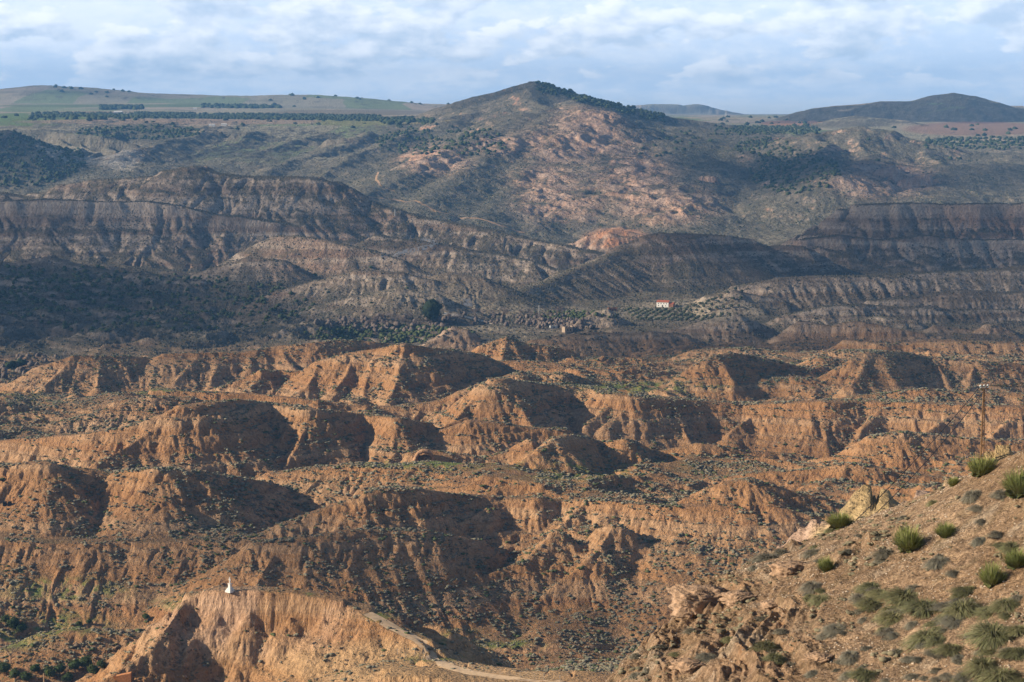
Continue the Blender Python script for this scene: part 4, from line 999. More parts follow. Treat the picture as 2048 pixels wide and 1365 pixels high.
# (x, y of the foot in an enlargement of the lower right, width, kind)
FS = [(1455,640,150,'broom'),(1645,572,100,'broom'),(1105,525,120,'broom'),(1062,520,60,'grass'),(1040,745,95,'broom'),(1885,820,150,'broom'),(1270,840,110,'grass'),(1545,950,190,'grass'),(1440,900,170,'grass'),(1735,960,160,'grass'),
      (1375,1000,130,'grass'),(1890,1095,200,'grass'),(1560,1100,150,'grass'),(2010,725,120,'broom'),(1990,640,110,'grass'),(1690,310,60,'broom'),(1830,262,140,'broom'),(2030,370,190,'broom'),(1240,1290,110,'grass'),(730,1150,120,'grass'),
      (1960,930,150,'grass'),(1840,1250,170,'grass'),(1935,1310,190,'grass'),(1680,1160,130,'grass'),(1745,870,100,'grass'),(1610,1120,110,'grass'),(2020,1060,120,'grass'),(2010,1180,130,'grass'),(1270,930,110,'grass'),
      (1790,368,95,'tuft'),(1812,428,75,'tuft'),(1838,500,62,'tuft'),(1910,572,85,'tuft'),(1825,600,65,'tuft'),(1340,665,115,'tuft'),(1610,705,95,'tuft'),(1690,765,75,'tuft'),(970,660,95,'tuft'),(735,690,100,'tuft'),(800,655,65,'tuft'),
      (1215,572,48,'tuft'),(1145,650,42,'tuft'),(1310,578,44,'tuft'),(965,835,90,'tuft'),(1210,895,95,'tuft'),(1345,1060,85,'tuft'),(1090,1055,85,'tuft'),(1030,1085,60,'tuft'),(345,1062,65,'tuft'),(430,1190,75,'tuft'),(185,1135,50,'tuft'),
      (65,1195,62,'tuft'),(860,1228,55,'tuft'),(1160,1195,100,'tuft'),(1245,1145,50,'tuft'),(1405,1165,62,'tuft'),(1460,1200,62,'tuft'),(1510,1205,66,'tuft'),(1720,1195,66,'tuft'),(1600,1260,62,'tuft'),(1545,1300,56,'tuft'),(1840,1165,62,'tuft'),
      (2020,890,66,'tuft'),(1430,478,52,'tuft'),(1090,1255,42,'tuft'),(1350,1318,52,'tuft'),(672,735,44,'tuft'),(920,625,34,'tuft'),(1480,1030,56,'tuft'),(1700,1010,110,'tuft'),(1935,360,90,'tuft'),(1585,405,60,'grass'),(1900,190,70,'tuft'),
      (1010,900,90,'grass'),(700,1000,60,'tuft'),(540,1110,60,'grass'),(120,1260,40,'tuft'),(270,1180,55,'grass'),(800,1060,60,'tuft'),(1640,1180,60,'tuft'),(1480,1290,60,'tuft'),(1660,1295,70,'tuft'),(1400,960,60,'tuft'),(1780,1080,70,'tuft'),
      (1390,1080,60,'tuft'),(1230,1000,50,'tuft'),(1610,1310,60,'tuft'),(1740,1300,90,'tuft'),(60,1285,45,'tuft'),(975,1280,60,'tuft'),(1150,1290,70,'tuft'),(1480,840,60,'tuft'),(1640,985,70,'tuft'),(1770,905,60,'tuft')]
KINDT = {'broom': ('upright green broom bush', 'broom bush', 'broom bushes on the hillside'), 'tuft': ('grey drooping esparto tuft', 'grass tuft', 'grey esparto tufts on the hillside'), 'grass': ('olive green esparto clump', 'grass clump', 'green esparto clumps on the hillside')}
NAMEK = {'broom': 'broom_bush', 'tuft': 'esparto_tuft', 'grass': 'esparto_clump'}
BANDS = [(0, 1010, 'along the skyline below the wooden pole'), (1010, 1080, 'on the top scree of the hillside'), (1080, 1150, 'on the upper scree of the hillside'), (1150, 1215, 'across the middle of the hillside'),
         (1215, 1275, 'on the lower middle of the hillside'), (1275, 1325, 'low on the near hillside'), (1325, 1500, 'along the bottom edge of the hillside')]
items = []
for (zx, zy, w_, k) in FS:
    px, py = 1248 + zx / 2.56, 850 + zy / 2.56
    items.append((px, py, w_ / 2.56, k))
for (px, py, w_, k) in list(items):          # tussocks grow in company
    if k != 'broom' and w_ > 30 and py > 1080:
        for _ in range(2): items.append((px + random.uniform(-.75, .75) * w_, py + random.uniform(-.35, .45) * w_, w_ * random.uniform(.35, .7), random.choice(('tuft', 'grass', k))))
for lo, hi, where in BANDS:
    for k in ('broom', 'tuft', 'grass'):
        grp = sorted([i for i in items if lo <= i[1] < hi and i[3] == k])
        for n_, (px, py, w_, _) in enumerate(grp):
            q = hill_at(px, py); rad = w_ / F * q[1]
            sx = rad * (.88 if k == 'broom' else .86)
            o = link(NAMEK[k], random.choice(KM[k]), q - (0, 0, .06), random.random() * 6.28, (sx, sx, sx * random.uniform(.95, 1.15) * (1.25 if k == 'broom' else 1)))
            o.rotation_euler = (random.uniform(-.22, .22), random.uniform(-.22, .22), o.rotation_euler[2]); o.scale = (o.scale[0] * random.uniform(.8, 1.2), o.scale[1] * random.uniform(.8, 1.2), o.scale[2] * random.uniform(.8, 1.15))
            pl = ORD[n_] + ' from left ' if len(grp) > 1 else 'only one '
            tag(o, '%s, %s%s' % (KINDT[k][0], pl, where), KINDT[k][1], KINDT[k][2])
# loose stones of the scree
x = rng.uniform(4, 42, 60000); y = rng.uniform(78, 132, 60000)
m = (hill_edge(x, y) < 1) & (x / y < .30); x, y = x[m], y[m]
zz, rk_ = hill_h(x, y)
keepm = rng.rand(len(x)) < np.clip(.25 + .9 * pn(x / 4, y / 4, 171), .05, 1) * (1 - .6 * rk_)
x, y, zz = x[keepm], y[keepm], zz[keepm]
s = .025 + .085 * rng.rand(len(x)) ** 4 + .02 * rng.rand(len(x)); t = rng.rand(len(x))[:, None]
cols = np.array((.34, .27, .21)) * (1 - t) + np.array((.52, .42, .33)) * t
def stone(seed):
    v, f = ico(0 if False else 1); r = np.random.RandomState(seed); v = v[:12] if False else v
    return v * (1 + r.uniform(-.3, .3, len(v)))[:, None] * np.array((1, .8, .55)), f
def rough_stone(seed):
    r = np.random.RandomState(seed); v = np.array([(1, 0, 0), (-1, 0, 0), (0, 1, 0), (0, -1, 0), (0, 0, 1), (0, 0, -1)]) * r.uniform(.6, 1.1, (6, 1)) * np.array((1, .85, .6)) + r.uniform(-.15, .15, (6, 3))
    return v, np.array([(0, 2, 4), (2, 1, 4), (1, 3, 4), (3, 0, 4), (2, 0, 5), (1, 2, 5), (3, 1, 5), (0, 3, 5)])
M_stone = col_mat('stone')
o = scatter_mesh('scree_stones', [rough_stone(k) for k in range(6)], np.stack([x, y, zz], 1), s, rng.rand(len(x)) * 6.28, cols, M_stone)
log('stones', len(x))
# small dry plants between
x = rng.uniform(4, 42, 12000); y = rng.uniform(80, 128, 12000); m = (hill_edge(x, y) < 0) & (x / y < .30) & (pn(x / 5, y / 5, 172) > 0.05) & (rng.rand(12000) < .5); x, y = x[m], y[m]
zz, _ = hill_h(x, y); t = rng.rand(len(x))[:, None]
o = scatter_mesh('dry_herbs', pr1, np.stack([x, y, zz], 1), .05 + .26 * rng.rand(len(x)) ** 3, rng.rand(len(x)) * 6.28, np.array((.11, .10, .07)) * (1 - t) + np.array((.20, .18, .12)) * t, M_leaf)
# ================================================================ single things
def boxv(lo, hi):
    x0, y0, z0 = lo; x1, y1, z1 = hi
    return [(x0, y0, z0), (x1, y0, z0), (x1, y1, z0), (x0, y1, z0), (x0, y0, z1), (x1, y0, z1), (x1, y1, z1), (x0, y1, z1)], [(0, 3, 2, 1), (4, 5, 6, 7), (0, 1, 5, 4), (1, 2, 6, 5), (2, 3, 7, 6), (3, 0, 4, 7)]
class MB:
    def __init__(s): s.v, s.f = [], []
    def add(s, v, f):
        o = len(s.v); s.v += [tuple(map(float, q)) for q in v]; s.f += [tuple(int(i) + o for i in q) for q in f]; return s
    def box(s, lo, hi): return s.add(*boxv(lo, hi))
    def tube(s, a, b, r0, r1=None, n=8):
        r1 = r0 if r1 is None else r1; a = np.array(a, float); b = np.array(b, float); d = b - a; d /= np.linalg.norm(d) + 1e-9
        u = np.cross(d, (0, 0, 1) if abs(d[2]) < .9 else (1, 0, 0)); u /= np.linalg.norm(u); w_ = np.cross(d, u)
        v = [a + r0 * (u * math.cos(2 * math.pi * k / n) + w_ * math.sin(2 * math.pi * k / n)) for k in range(n)] + [b + r1 * (u * math.cos(2 * math.pi * k / n) + w_ * math.sin(2 * math.pi * k / n)) for k in range(n)]
        f = [(k, (k + 1) % n, n + (k + 1) % n, n + k) for k in range(n)] + [tuple(range(n))[::-1], tuple(range(n, 2 * n))]
        return s.add(v, f)
    def lathe(s, prof, n=20, c=(0, 0)):
        v = [(c[0] + r * math.cos(2 * math.pi * k / n), c[1] + r * math.sin(2 * math.pi * k / n), z) for r, z in prof for k in range(n)]
        f = [(i * n + k, i * n + (k + 1) % n, (i + 1) * n + (k + 1) % n, (i + 1) * n + k) for i in range(len(prof) - 1) for k in range(n)]
        return s.add(v, f + [tuple(range(n))[::-1], tuple(range((len(prof) - 1) * n, len(prof) * n))])
    def build(s, name, mat, parent=None, smooth=False):
        me = me_from(name, s.v, s.f, mat, smooth=smooth); return link(name, me, parent=parent)
def empty(name, loc, rz=0):
    o = bpy.data.objects.new(name, None); C.objects.link(o); o.location = tuple(map(float, loc)); o.rotation_euler = (0, 0, rz); return o
M_white = plain_mat('white_paint', (.78, .76, .71), var=.06, scale=2); M_red = plain_mat('clay_tiles', (.36, .11, .06), var=.3, scale=3)
M_dark = plain_mat('opening_shade', (.02, .018, .016), var=.2); M_brick = plain_mat('brick_rubble', (.32, .15, .09), var=.3, scale=2)  # near-black colour stands in for the shade inside openings
M_stonew = plain_mat('rubble_stone', (.38, .29, .21), var=.3, scale=2, bump=.1); M_wood = plain_mat('weathered_wood', (.25, .15, .075), var=.35, scale=6)
M_glass = plain_mat('porcelain', (.70, .80, .80), rough=.2, var=.05); M_cable = plain_mat('cable_black', (.025, .025, .025), rough=.5, var=.1)
M_steel = plain_mat('galvanised_steel', (.55, .56, .56), rough=.5, var=.1); M_wire = plain_mat('fence_steel', (.40, .38, .36), rough=.5, var=.2)
M_adobe = plain_mat('orange_earth', (.50, .22, .09), var=.2, scale=1.5, bump=.15)
def slopez(x, y): return float(height_at(x, y))

# --- monument
q = P(460, 1176, 640); qz = slopez(q[0], q[1])
mo = empty('monument', (q[0], q[1], qz - .25), -.65); mo.scale = (1.15,) * 3; tag(mo, 'small white statue on a stepped pedestal on the cliff top', 'monument')
b = MB(); b.box((-1.0, -1.0, 0), (1.0, 1.0, .55)); b.box((-.8, -.8, .55), (.8, .8, .95)); b.box((-.62, -.62, .95), (.62, .62, 1.25)); b.build('base', M_white, mo)
b = MB(); b.add([(-.40, -.40, 1.25), (.40, -.40, 1.25), (.40, .40, 1.25), (-.40, .40, 1.25), (-.34, -.34, 2.35), (.34, -.34, 2.35), (.34, .34, 2.35), (-.34, .34, 2.35)], boxv((0, 0, 0), (1, 1, 1))[1]); b.box((-.48, -.48, 2.352), (.48, .48, 2.52)); b.build('pedestal', M_white, mo)
b = MB(); b.lathe([(.24, 2.52), (.21, 2.8), (.18, 3.2), (.23, 3.55), (.26, 3.75), (.18, 3.9), (.08, 3.97), (.13, 4.08), (.145, 4.2), (.11, 4.34), (.02, 4.38)], 16)
b.tube((.26, 0, 3.75), (.36, -.12, 3.3), .09, .07); b.tube((-.26, 0, 3.75), (-.22, -.28, 3.5), .09, .06); b.tube((.36, -.12, 3.3), (.2, -.3, 3.35), .07, .05); b.build('statue', M_white, mo, True)
b = MB(); b.box((1.6, -.5, .1), (2.2, .1, .55)); o = b.build('stone_block', M_stonew); o.location = mo.location; tag(o, 'low stone block just right of the white monument', 'stone block')

# --- power pole with cables, on the far side of the hillside
Yp = 239.0; top = P(1968, 779, Yp); bz = slopez(top[0], Yp); Hh = top[2] - bz
pole = empty('utility_pole', (top[0], Yp, bz - .3), .3); tag(pole, 'tall weathered utility pole with three pale insulators at the hillside skyline', 'utility pole')
Hp = Hh + .3
for sx, sy in ((-1, 0), (1, 0), (.2, 1)):
    b = MB(); b.tube((sx * .27, sy * .3, 0), (sx * .10, sy * .1, Hp), .075, .055, 8); b.build('leg', M_wood, pole)
for k in range(1, 8):
    z = Hp * k / 8; wv_ = .27 - .17 * z / Hp; b = MB(); b.box((-wv_ - .04, -.05, z - .05), (wv_ + .04, .05, z + .05)); b.build('rung', M_wood, pole)
b = MB(); b.box((-.62, -.06, Hp), (.62, .06, Hp + .12)); b.build('crossarm', M_wood, pole)
for x_ in (-.5, 0.02, .5):
    b = MB(); b.lathe([(.03, Hp + .12), (.03, Hp + .2), (.13, Hp + .22), (.09, Hp + .30), (.13, Hp + .34), (.09, Hp + .42), (.12, Hp + .46), (.05, Hp + .56)], 12, (x_, 0)); b.build('insulator', M_glass, pole, True)
def cable(a, b_, sag, label, r=.045):
    m = MB(); a = np.array(a); b_ = np.array(b_); pr = a
    for k in range(1, 25):
        t = k / 24; c = a + (b_ - a) * t; c[2] -= sag * 4 * t * (1 - t); m.tube(pr, c, r, r, 5); pr = c
    o = m.build('power_cable', M_cable); tag(o, label, 'cable', 'power cables on the wooden pole'); return o
zt = bz + Hp + .1; rt = math.cos(.3), math.sin(.3)
A = [(top[0] + d * rt[0], Yp + d * rt[1], zt) for d in (-.5, .5)]
cable(A[0], P(1690, 1062, 190), .5, 'black cable running down left from the pole, upper of the two'); cable(A[1], P(1700, 1075, 186), .9, 'black cable running down left from the pole, lower of the two')
cable(A[0], P(2330, 722, 215), .5, 'black cable leaving the pole to the right, upper of the two'); cable(A[1], P(2330, 735, 216), .7, 'black cable leaving the pole to the right, lower of the two')

# --- overhanging block on the left end of the hillside
q = hill_at(1400, 1222)
v, f = ico(5); v = np.sign(v) * np.abs(v) ** .55; v = v * np.array((1.55, 1.3, .85))
dsp = 1 + .22 * pn(v[:, 0] * 1.1, v[:, 2] * 3.2 + v[:, 1], 300) + .30 * fbm(v[:, 0] * 3 + v[:, 1] * 2, v[:, 2] * 7, 4, 301); v = v * dsp[:, None]
M_blk = plain_mat('orange_rock', (.34, .225, .145), var=.4, scale=2.4, bump=.3)
o = link('boulder', me_from('boulder', v, f, M_blk, smooth=True), q + (0, 0, .55), .15); tag(o, 'big orange rock block jutting out at the left end of the hillside', 'boulder')
for (px, py, s_, lb) in [(1480, 1200, .9, 'pale jagged rock just right of the big orange block'), (1545, 1215, .6, 'pale rock lump on the lower ledge of the hillside'), (1585, 1142, 1.0, 'flat brown slab near the top of the rocky ledges'), (1640, 1320, .6, 'orange rock lump low on the hillside among grass clumps'), (1380, 1335, .8, 'pinkish rock shelf at the lower left foot of the hillside')]:
    q = hill_at(px, py); r_ = np.random.RandomState(int(px)); v2 = v * np.array((.7, .7, .5)) * s_ * (1 + .12 * fbm(v[:, 0] * 2 + px, v[:, 2] * 4, 3, 302))[:, None]
    o = link('rock', me_from('rock', v2, f, M_blk if 'orange' in lb else M_stone2 if 'M_stone2' in globals() else M_blk, smooth=True), q, r_.rand() * 3); tag(o, lb, 'rock', 'loose rocks of the hillside')

# --- natural arch at the foot of the bright spur
q = ground_at(850, 916, 950, 1300); AP = [(-7, 0, -2), (-6, 0, 1.5), (-4.2, 0, 4.2), (-1.5, 0, 5.4), (1.5, 0, 5.2), (3.6, 0, 3.6), (4.6, 0, 1.2), (5.2, 0, -2)]; AR = [2.4, 1.7, 1.6, 1.7, 1.9, 1.6, 1.4, 2.0]
vv, ff = [], []
for k in range(36):
    t = k / 35 * (len(AP) - 1); i = min(int(t), len(AP) - 2); u = t - i; c = np.array(AP[i]) * (1 - u) + np.array(AP[i + 1]) * u; r_ = AR[i] * (1 - u) + AR[i + 1] * u; d = np.array(AP[i + 1]) - np.array(AP[i]); d = d / np.linalg.norm(d); n_ = np.array((-d[2], 0, d[0]))
    for m_ in range(14):
        a = 2 * math.pi * m_ / 14; p = c + (n_ * math.cos(a) * .8 + np.array((0, 1.5, 0)) * math.sin(a)) * r_ * (1 + .35 * float(fbm(c[0] * .6 + math.cos(a), c[2] * .9 + math.sin(a) * 1.3, 3, 310))); vv.append(p)
ff = [(k * 14 + m_, k * 14 + (m_ + 1) % 14, (k + 1) * 14 + (m_ + 1) % 14, (k + 1) * 14 + m_) for k in range(35) for m_ in range(14)]
o = link('rock_arch', me_from('rock_arch', vv, ff, plain_mat('tan_rock', (.38, .22, .12), var=.3, scale=.6, bump=.4), smooth=True), q - (0, 0, .8), .1, .82); tag(o, 'small natural rock arch at the foot of the bright spur near the centre', 'rock arch')

# --- trees
def leafcloud(seed, n, shape, size, cols):
    r = np.random.RandomState(seed); co, fa, cl = [], [], []
    for i in range(n):
        p = shape(r); d = r.normal(size=(3, 3)) * size * r.uniform(.6, 1.3)
        k = len(co); co += [p + d[0], p + d[1], p + d[2]]; fa.append((k, k + 1, k + 2)); t = r.rand(); c = np.array(cols[0]) * (1 - t) + np.array(cols[1]) * t; cl += [c] * 3
    return np.array(co), fa, np.array(cl)
def lobes(seed, n, R_, zc, zr, lr):
    r = np.random.RandomState(seed); L = []
    for k in range(n):
        d = r.normal(size=3); d /= np.linalg.norm(d); s = r.rand() ** .4
        L.append((d * s * np.array((R_, R_, zr)) + (0, 0, zc), lr * r.uniform(.7, 1.25)))
    def shp(rr):
        c, q = L[rr.randint(len(L))]; d = rr.normal(size=3); d /= np.linalg.norm(d); return c + d * q * rr.uniform(.6, 1.05)
    return shp
def trunk(mb, h, r, seed, bare=False, spread=1.0):
    rr = np.random.RandomState(seed); mb.tube((0, 0, -.3), (0, 0, h), r, r * .6, 7)
    for k in range(7):
        a = rr.rand() * 6.28; z = h * rr.uniform(.5, 1); e = np.array((math.cos(a) * spread, math.sin(a) * spread, z + spread * rr.uniform(.5, 1.0))); mb.tube((0, 0, z), e, r * .45, r * .18, 5)
        if bare:
            for j in range(9):
                e2 = e + np.array((rr.normal() * .5, rr.normal() * .5, rr.uniform(.3, 1.0))) * spread * .7; mb.tube(e, e2, r * .18, r * .07, 4)
                for i in range(6): mb.tube(e2, e2 + np.array((rr.normal() * .4, rr.normal() * .4, rr.uniform(.1, .8))) * spread * .45, r * .08, r * .03, 3)
def tree_meshes(seed, h, r, R_, zc, zr, lr, n, size, cols, nl=14):
    mb = MB(); trunk(mb, h, r, seed, spread=R_ * .6); tm = me_from('trunk', mb.v, mb.f, M_bark)
    co, fa, cl = leafcloud(seed, n, lobes(seed, nl, R_, zc, zr, lr), size, cols)
    v, f = lumpy(3, seed, .35, 1.0, 1.5); v = ico(3)[0] * (1 + .3 * fbm(v[:, 0] * 1.5, v[:, 2] * 1.5 + v[:, 1], 3, seed))[:, None] * np.array((R_, R_, zr)) * 1.0 + (0, 0, zc)
    k = len(co); co = np.concatenate([co, v]); fa = fa + [tuple(q + k) for q in f]; cl = np.concatenate([cl, np.tile(np.array(cols[0]) * .8, (len(v), 1))])
    return tm, me_from('crown', co, fa, M_leaf, cl)
def place_tree(name, ms, loc, s, label, cat='tree', group=None, rz=None):
    t = empty(name, loc, random.random() * 6.28 if rz is None else rz); t.scale = (s,) * 3 if np.isscalar(s) else s
    link('trunk', ms[0], parent=t); link('crown', ms[1], parent=t); return tag(t, label, cat, group)
DKG = ((.022, .035, .016), (.05, .07, .03))
q = ground_at(863, 645, 1850, 2300)
PINE = tree_meshes(71, 5, .5, 5.6, 11.5, 8.2, 2.9, 5200, .42, DKG, 34)
place_tree('pine_tree', PINE, q, (1.5, 1.5, 1.12), 'huge dense dark green pine standing alone on the valley floor', 'pine tree')
OLV = [tree_meshes(80 + k, 1.2, .22, 1.7, 2.5, 1.25, .9, 260, .26, ((.085, .10, .06), (.16, .18, .11)), 9) for k in range(3)]
# olive orchard under the farmhouse: planted rows
rows_ = 0
for r_ in range(9):
    Yo = 1990 + r_ * 14.5; n_ = 0; cand = []
    for c_ in range(19):
        xo = 98 + c_ * 7.6 + r_ * 3.4
        zz_ = slopez(xo, Yo); px, py = in_px(xo, Yo, zz_)
        if px > 1505 - (8 - r_) * 6 or px < 1238 + (8 - r_) * 5: continue
        cand.append((xo, Yo, zz_))
    for n_, (xo, yo, zo) in enumerate(cand):
        m_ = OLV[(r_ * 5 + n_) % 3]
        o = link('olive_tree', m_[1], (xo + random.uniform(-.6, .6), yo + random.uniform(-.6, .6), zo - .2), random.random() * 6.28, random.uniform(.8, 1.15))
        tag(o, 'round grey-green olive tree, %s from left in the orchard row %s' % (ORD[n_], ['nearest the camera', 'second from the front', 'third from the front', 'fourth from the front', 'in the middle', 'fourth from the back', 'third from the back', 'second from the back', 'nearest the farmhouse'][r_]), 'olive tree', 'olive trees planted in rows')
# bare trees of the valley
mb = MB(); trunk(mb, 3.5, .28, 5, True, 3.2); tm = me_from('trunk', mb.v, mb.f, plain_mat('grey_twigs', (.20, .15, .13), var=.2))
BARE = tm
def barecrown(seed, R_, h):
    co, fa, cl = leafcloud(seed, 700, lobes(seed, 10, R_, h * .62, h * .3, R_ * .5), .10, ((.17, .13, .115), (.25, .19, .17)))
    return me_from('crown', co, fa, M_leaf, cl)
BC = [barecrown(9 + k, 3.0, 10) for k in range(3)]
bt = [(740,655),(752,648),(765,642),(780,640),(792,644),(806,650),(728,640),(700,648),(820,640),(835,655),(770,655),(950,636),(965,634),(985,640),(1010,636),(1040,632),(1060,636),(900,640),(915,646),(1075,644),(1100,640)]
for n_, (px, py) in enumerate(sorted(bt)):
    q = ground_at(px, py, 1850, 2400); s_ = random.uniform(.7, 1.15)
    t = empty('bare_tree', q, random.random() * 6.28); t.scale = (s_, s_, s_ * random.uniform(.9, 1.2)); link('trunk', BARE, parent=t); link('crown', BC[n_ % 3], parent=t)
    tag(t, 'leafless purplish grey tree on the valley floor, %s from left of its line' % ORD[n_], 'tree', 'leafless trees of the valley floor')
for n_, px in enumerate((1114, 1122)):
    q = ground_at(px, 640, 1900, 2400); t = empty('poplar_tree', q, n_); t.scale = (.55, .55, 1.7); link('trunk', BARE, parent=t); link('crown', BC[n_], parent=t)
    tag(t, 'tall slim leafless poplar behind the stone ruins, %s of the pair' % ('left', 'right')[n_], 'poplar tree', 'pair of poplars')
# two leafy trees and neighbours bottom left
RND = [tree_meshes(90 + k, 1.6, .22, 1.9, 3.0, 1.35, .95, 900, .2, ((.05, .075, .025), (.11, .14, .045)), 12) for k in range(3)]
for px, py, s_, lb in [(27, 1262, 1.25, 'small round green tree on the meadow, left of its twin'), (43, 1270, 1.15, 'small round green tree casting shade on bright grass'), (12, 1250, .9, 'low green tree at the left edge behind the twin trees'), (292, 1243, .75, 'single green bush in the shaded meadow under the cliff'),
                       (158, 1254, .6, 'green bush at the end of the low reddish mound'), (178, 1250, .55, 'bright green low bush beside the low reddish mound')]:
    place_tree('round_tree' if 'tree' in lb else 'bush', RND[int(px) % 3], ground_at(px, py, 600, 1200) - (0, 0, .2), s_, lb, 'tree' if 'tree' in lb else 'bush', 'green trees and bushes of the lower left')
BB = [(8, 1352, 1.6), (30, 1360, 1.3), (70, 1348, 1.2), (100, 1358, 1.4), (120, 1350, 1.3), (150, 1345, 1.5), (172, 1340, 1.6), (186, 1352, 1.2), (202, 1338, 1.0), (52, 1366, 1.3), (136, 1366, 1.2)]
for n_, (px, py, s_) in enumerate(BB):
    place_tree('bush', RND[n_ % 3], ground_at(px, py, 560, 1200) - (0, 0, .6), s_ * .75, 'dark green bush in the bottom left thicket, %s from the left' % ORD[sorted(BB).index((px, py, s_))], 'bush', 'bushes of the bottom left thicket')
t = empty('bare_tree', ground_at(22, 1328, 600, 1200), 1); t.scale = (.9,) * 3; link('trunk', BARE, parent=t); link('crown', BC[1], parent=t); tag(t, 'dark leafless spreading tree at the bottom left', 'tree')
# posts
def post(px, py0, py1, Y, r, lb, nm, mat=M_wood):
    a = P(px, py1, Y); z0 = min(slopez(a[0], Y), a[2]) ; tz = P(px, py0, Y)[2]
    m = MB(); m.tube((0, 0, -.3), (0, 0, tz - z0), r, r * .85, 10); o = m.build(nm, mat); o.location = (a[0], Y, z0); tag(o, lb, nm.split('_')[-1])
q = ground_at(214, 1332, 600, 1100)
post(214, 1288, 1332, q[1], .11, 'thin brown wooden pole beside the foot of the cliff', 'wooden_pole'); post(88, 1347, 1372, 640, .22, 'pale wooden post cut off by the bottom edge of the picture', 'wooden_post', plain_mat('pale_wood', (.45, .33, .20)))
# earthen wall stub
q = ground_at(246, 1362, 560, 800); m = MB(); m.add([(-2.2, -1, -3), (2.6, -1, -3), (2.6, 1, -3), (-2.2, 1, -3), (-2.1, -.8, 1.6), (2.6, -.8, 2.6), (2.6, .8, 2.7), (-2.1, .8, 1.7)], boxv((0, 0, 0), (1, 1, 1))[1])
o = m.build('earthen_wall', M_adobe); o.location = tuple(q); tag(o, 'orange earthen wall stub at the foot of the cliff ridge', 'wall')
# cave doors on the left ridge: dark boxes stand in for shaded hollows
for n_, px in enumerate((9, 19)):
    q = ground_at(px, 1012, 850, 1100); m = MB(); m.box((-.75, -.35, -.2), (.75, 1.5, 1.9)); o = m.build('cave_doorway', M_dark); o.location = tuple(q); tag(o, 'dark square cave doorway in the left ridge, %s of the two' % ('left', 'right')[n_], 'cave doorway', 'cave doorways')
# fence beside the track
fp = [(795, 1310), (812, 1316), (830, 1312), (847, 1319), (884, 1334), (919, 1342), (960, 1346), (1000, 1350), (1040, 1356), (1088, 1362), (1120, 1364)]
g0 = ground_at(*fp[0], 480, 800); fe = empty('wire_fence', g0); tag(fe, 'thin wire fence on steel posts beside the dirt track', 'fence')
pts_ = [ground_at(px, py, 480, 800) - g0 for px, py in fp]
for p in pts_: m = MB(); m.tube(p - (0, 0, .2), p + (0, 0, 2.1), .05, .05, 6); m.build('post', M_wire, fe)
for h_ in (.5, 1.1, 1.8):
    m = MB()
    for a, b_ in zip(pts_[:-1], pts_[1:]): m.tube(a + (0, 0, h_), b_ + (0, 0, h_), .012, .012, 4)
    m.build('wire', M_wire, fe)

# --- buildings
def gable(name, q, L, W_, Hw, Hr, rz, wm, rm, label, wins=(), doors=(), over=.3, cat='building'):
    t = empty(name, q, rz); tag(t, label, cat)
    m = MB(); m.add([(-L / 2, -W_ / 2, -1.5), (L / 2, -W_ / 2, -1.5), (L / 2, W_ / 2, -1.5), (-L / 2, W_ / 2, -1.5), (-L / 2, -W_ / 2, Hw), (L / 2, -W_ / 2, Hw), (L / 2, W_ / 2, Hw), (-L / 2, W_ / 2, Hw), (-L / 2, 0, Hw + Hr), (L / 2, 0, Hw + Hr)],
                    [(0, 1, 5, 4), (1, 2, 6, 9, 5), (2, 3, 7, 6), (3, 0, 4, 8, 7), (0, 3, 2, 1)]); m.build('wall', wm, t)
    if rm:
        a = L / 2 + over; b_ = W_ / 2 + over; dz = Hr * over / (W_ / 2)
        m = MB(); m.add([(-a, -b_, Hw - dz + .02), (a, -b_, Hw - dz + .02), (a, b_, Hw - dz + .02), (-a, b_, Hw - dz + .02), (-a, 0, Hw + Hr + .05), (a, 0, Hw + Hr + .05), (-a, -b_, Hw - dz + .2), (a, -b_, Hw - dz + .2), (a, b_, Hw - dz + .2), (-a, b_, Hw - dz + .2), (-a, 0, Hw + Hr + .25), (a, 0, Hw + Hr + .25)],
                        [(6, 7, 11, 10), (8, 9, 10, 11), (0, 4, 5, 1), (2, 5, 4, 3), (0, 1, 7, 6), (2, 3, 9, 8), (0, 6, 10, 4), (4, 10, 9, 3), (1, 5, 11, 7), (5, 2, 8, 11)]); m.build('roof', rm, t)
    for (x_, z_, w_, h_) in wins: m = MB(); m.box((x_ - w_ / 2, -W_ / 2 - .05, z_), (x_ + w_ / 2, -W_ / 2 + .1, z_ + h_)); m.build('window', M_dark, t)
    for (x_, z_, w_, h_) in doors: m = MB(); m.box((x_ - w_ / 2, -W_ / 2 - .05, z_), (x_ + w_ / 2, -W_ / 2 + .1, z_ + h_)); m.build('door', M_dark, t)
    return t
q = ground_at(1327, 614, 2000, 2300)
gable('farmhouse', q, 13.5, 7, 5.2, 1.8, -.4, M_white, M_red, 'white farmhouse with red tiled roof above the olive orchard', [(-4.5, 3.2, .9, 1.1), (-1.6, 3.2, .9, 1.1), (1.5, 3.2, .9, 1.1), (4.4, 3.2, .9, 1.1), (-4.5, .9, .9, 1.1), (3.6, .9, .9, 1.1)], [(0, 0, 1.3, 2.2)])
gable('barn', q + (8.6, -3.6, 0), 5, 6, 3.4, 1.4, -.4, M_brick, M_red, 'low red shed leaning on the right end of the farmhouse', [(0, 1.4, .8, .8)])
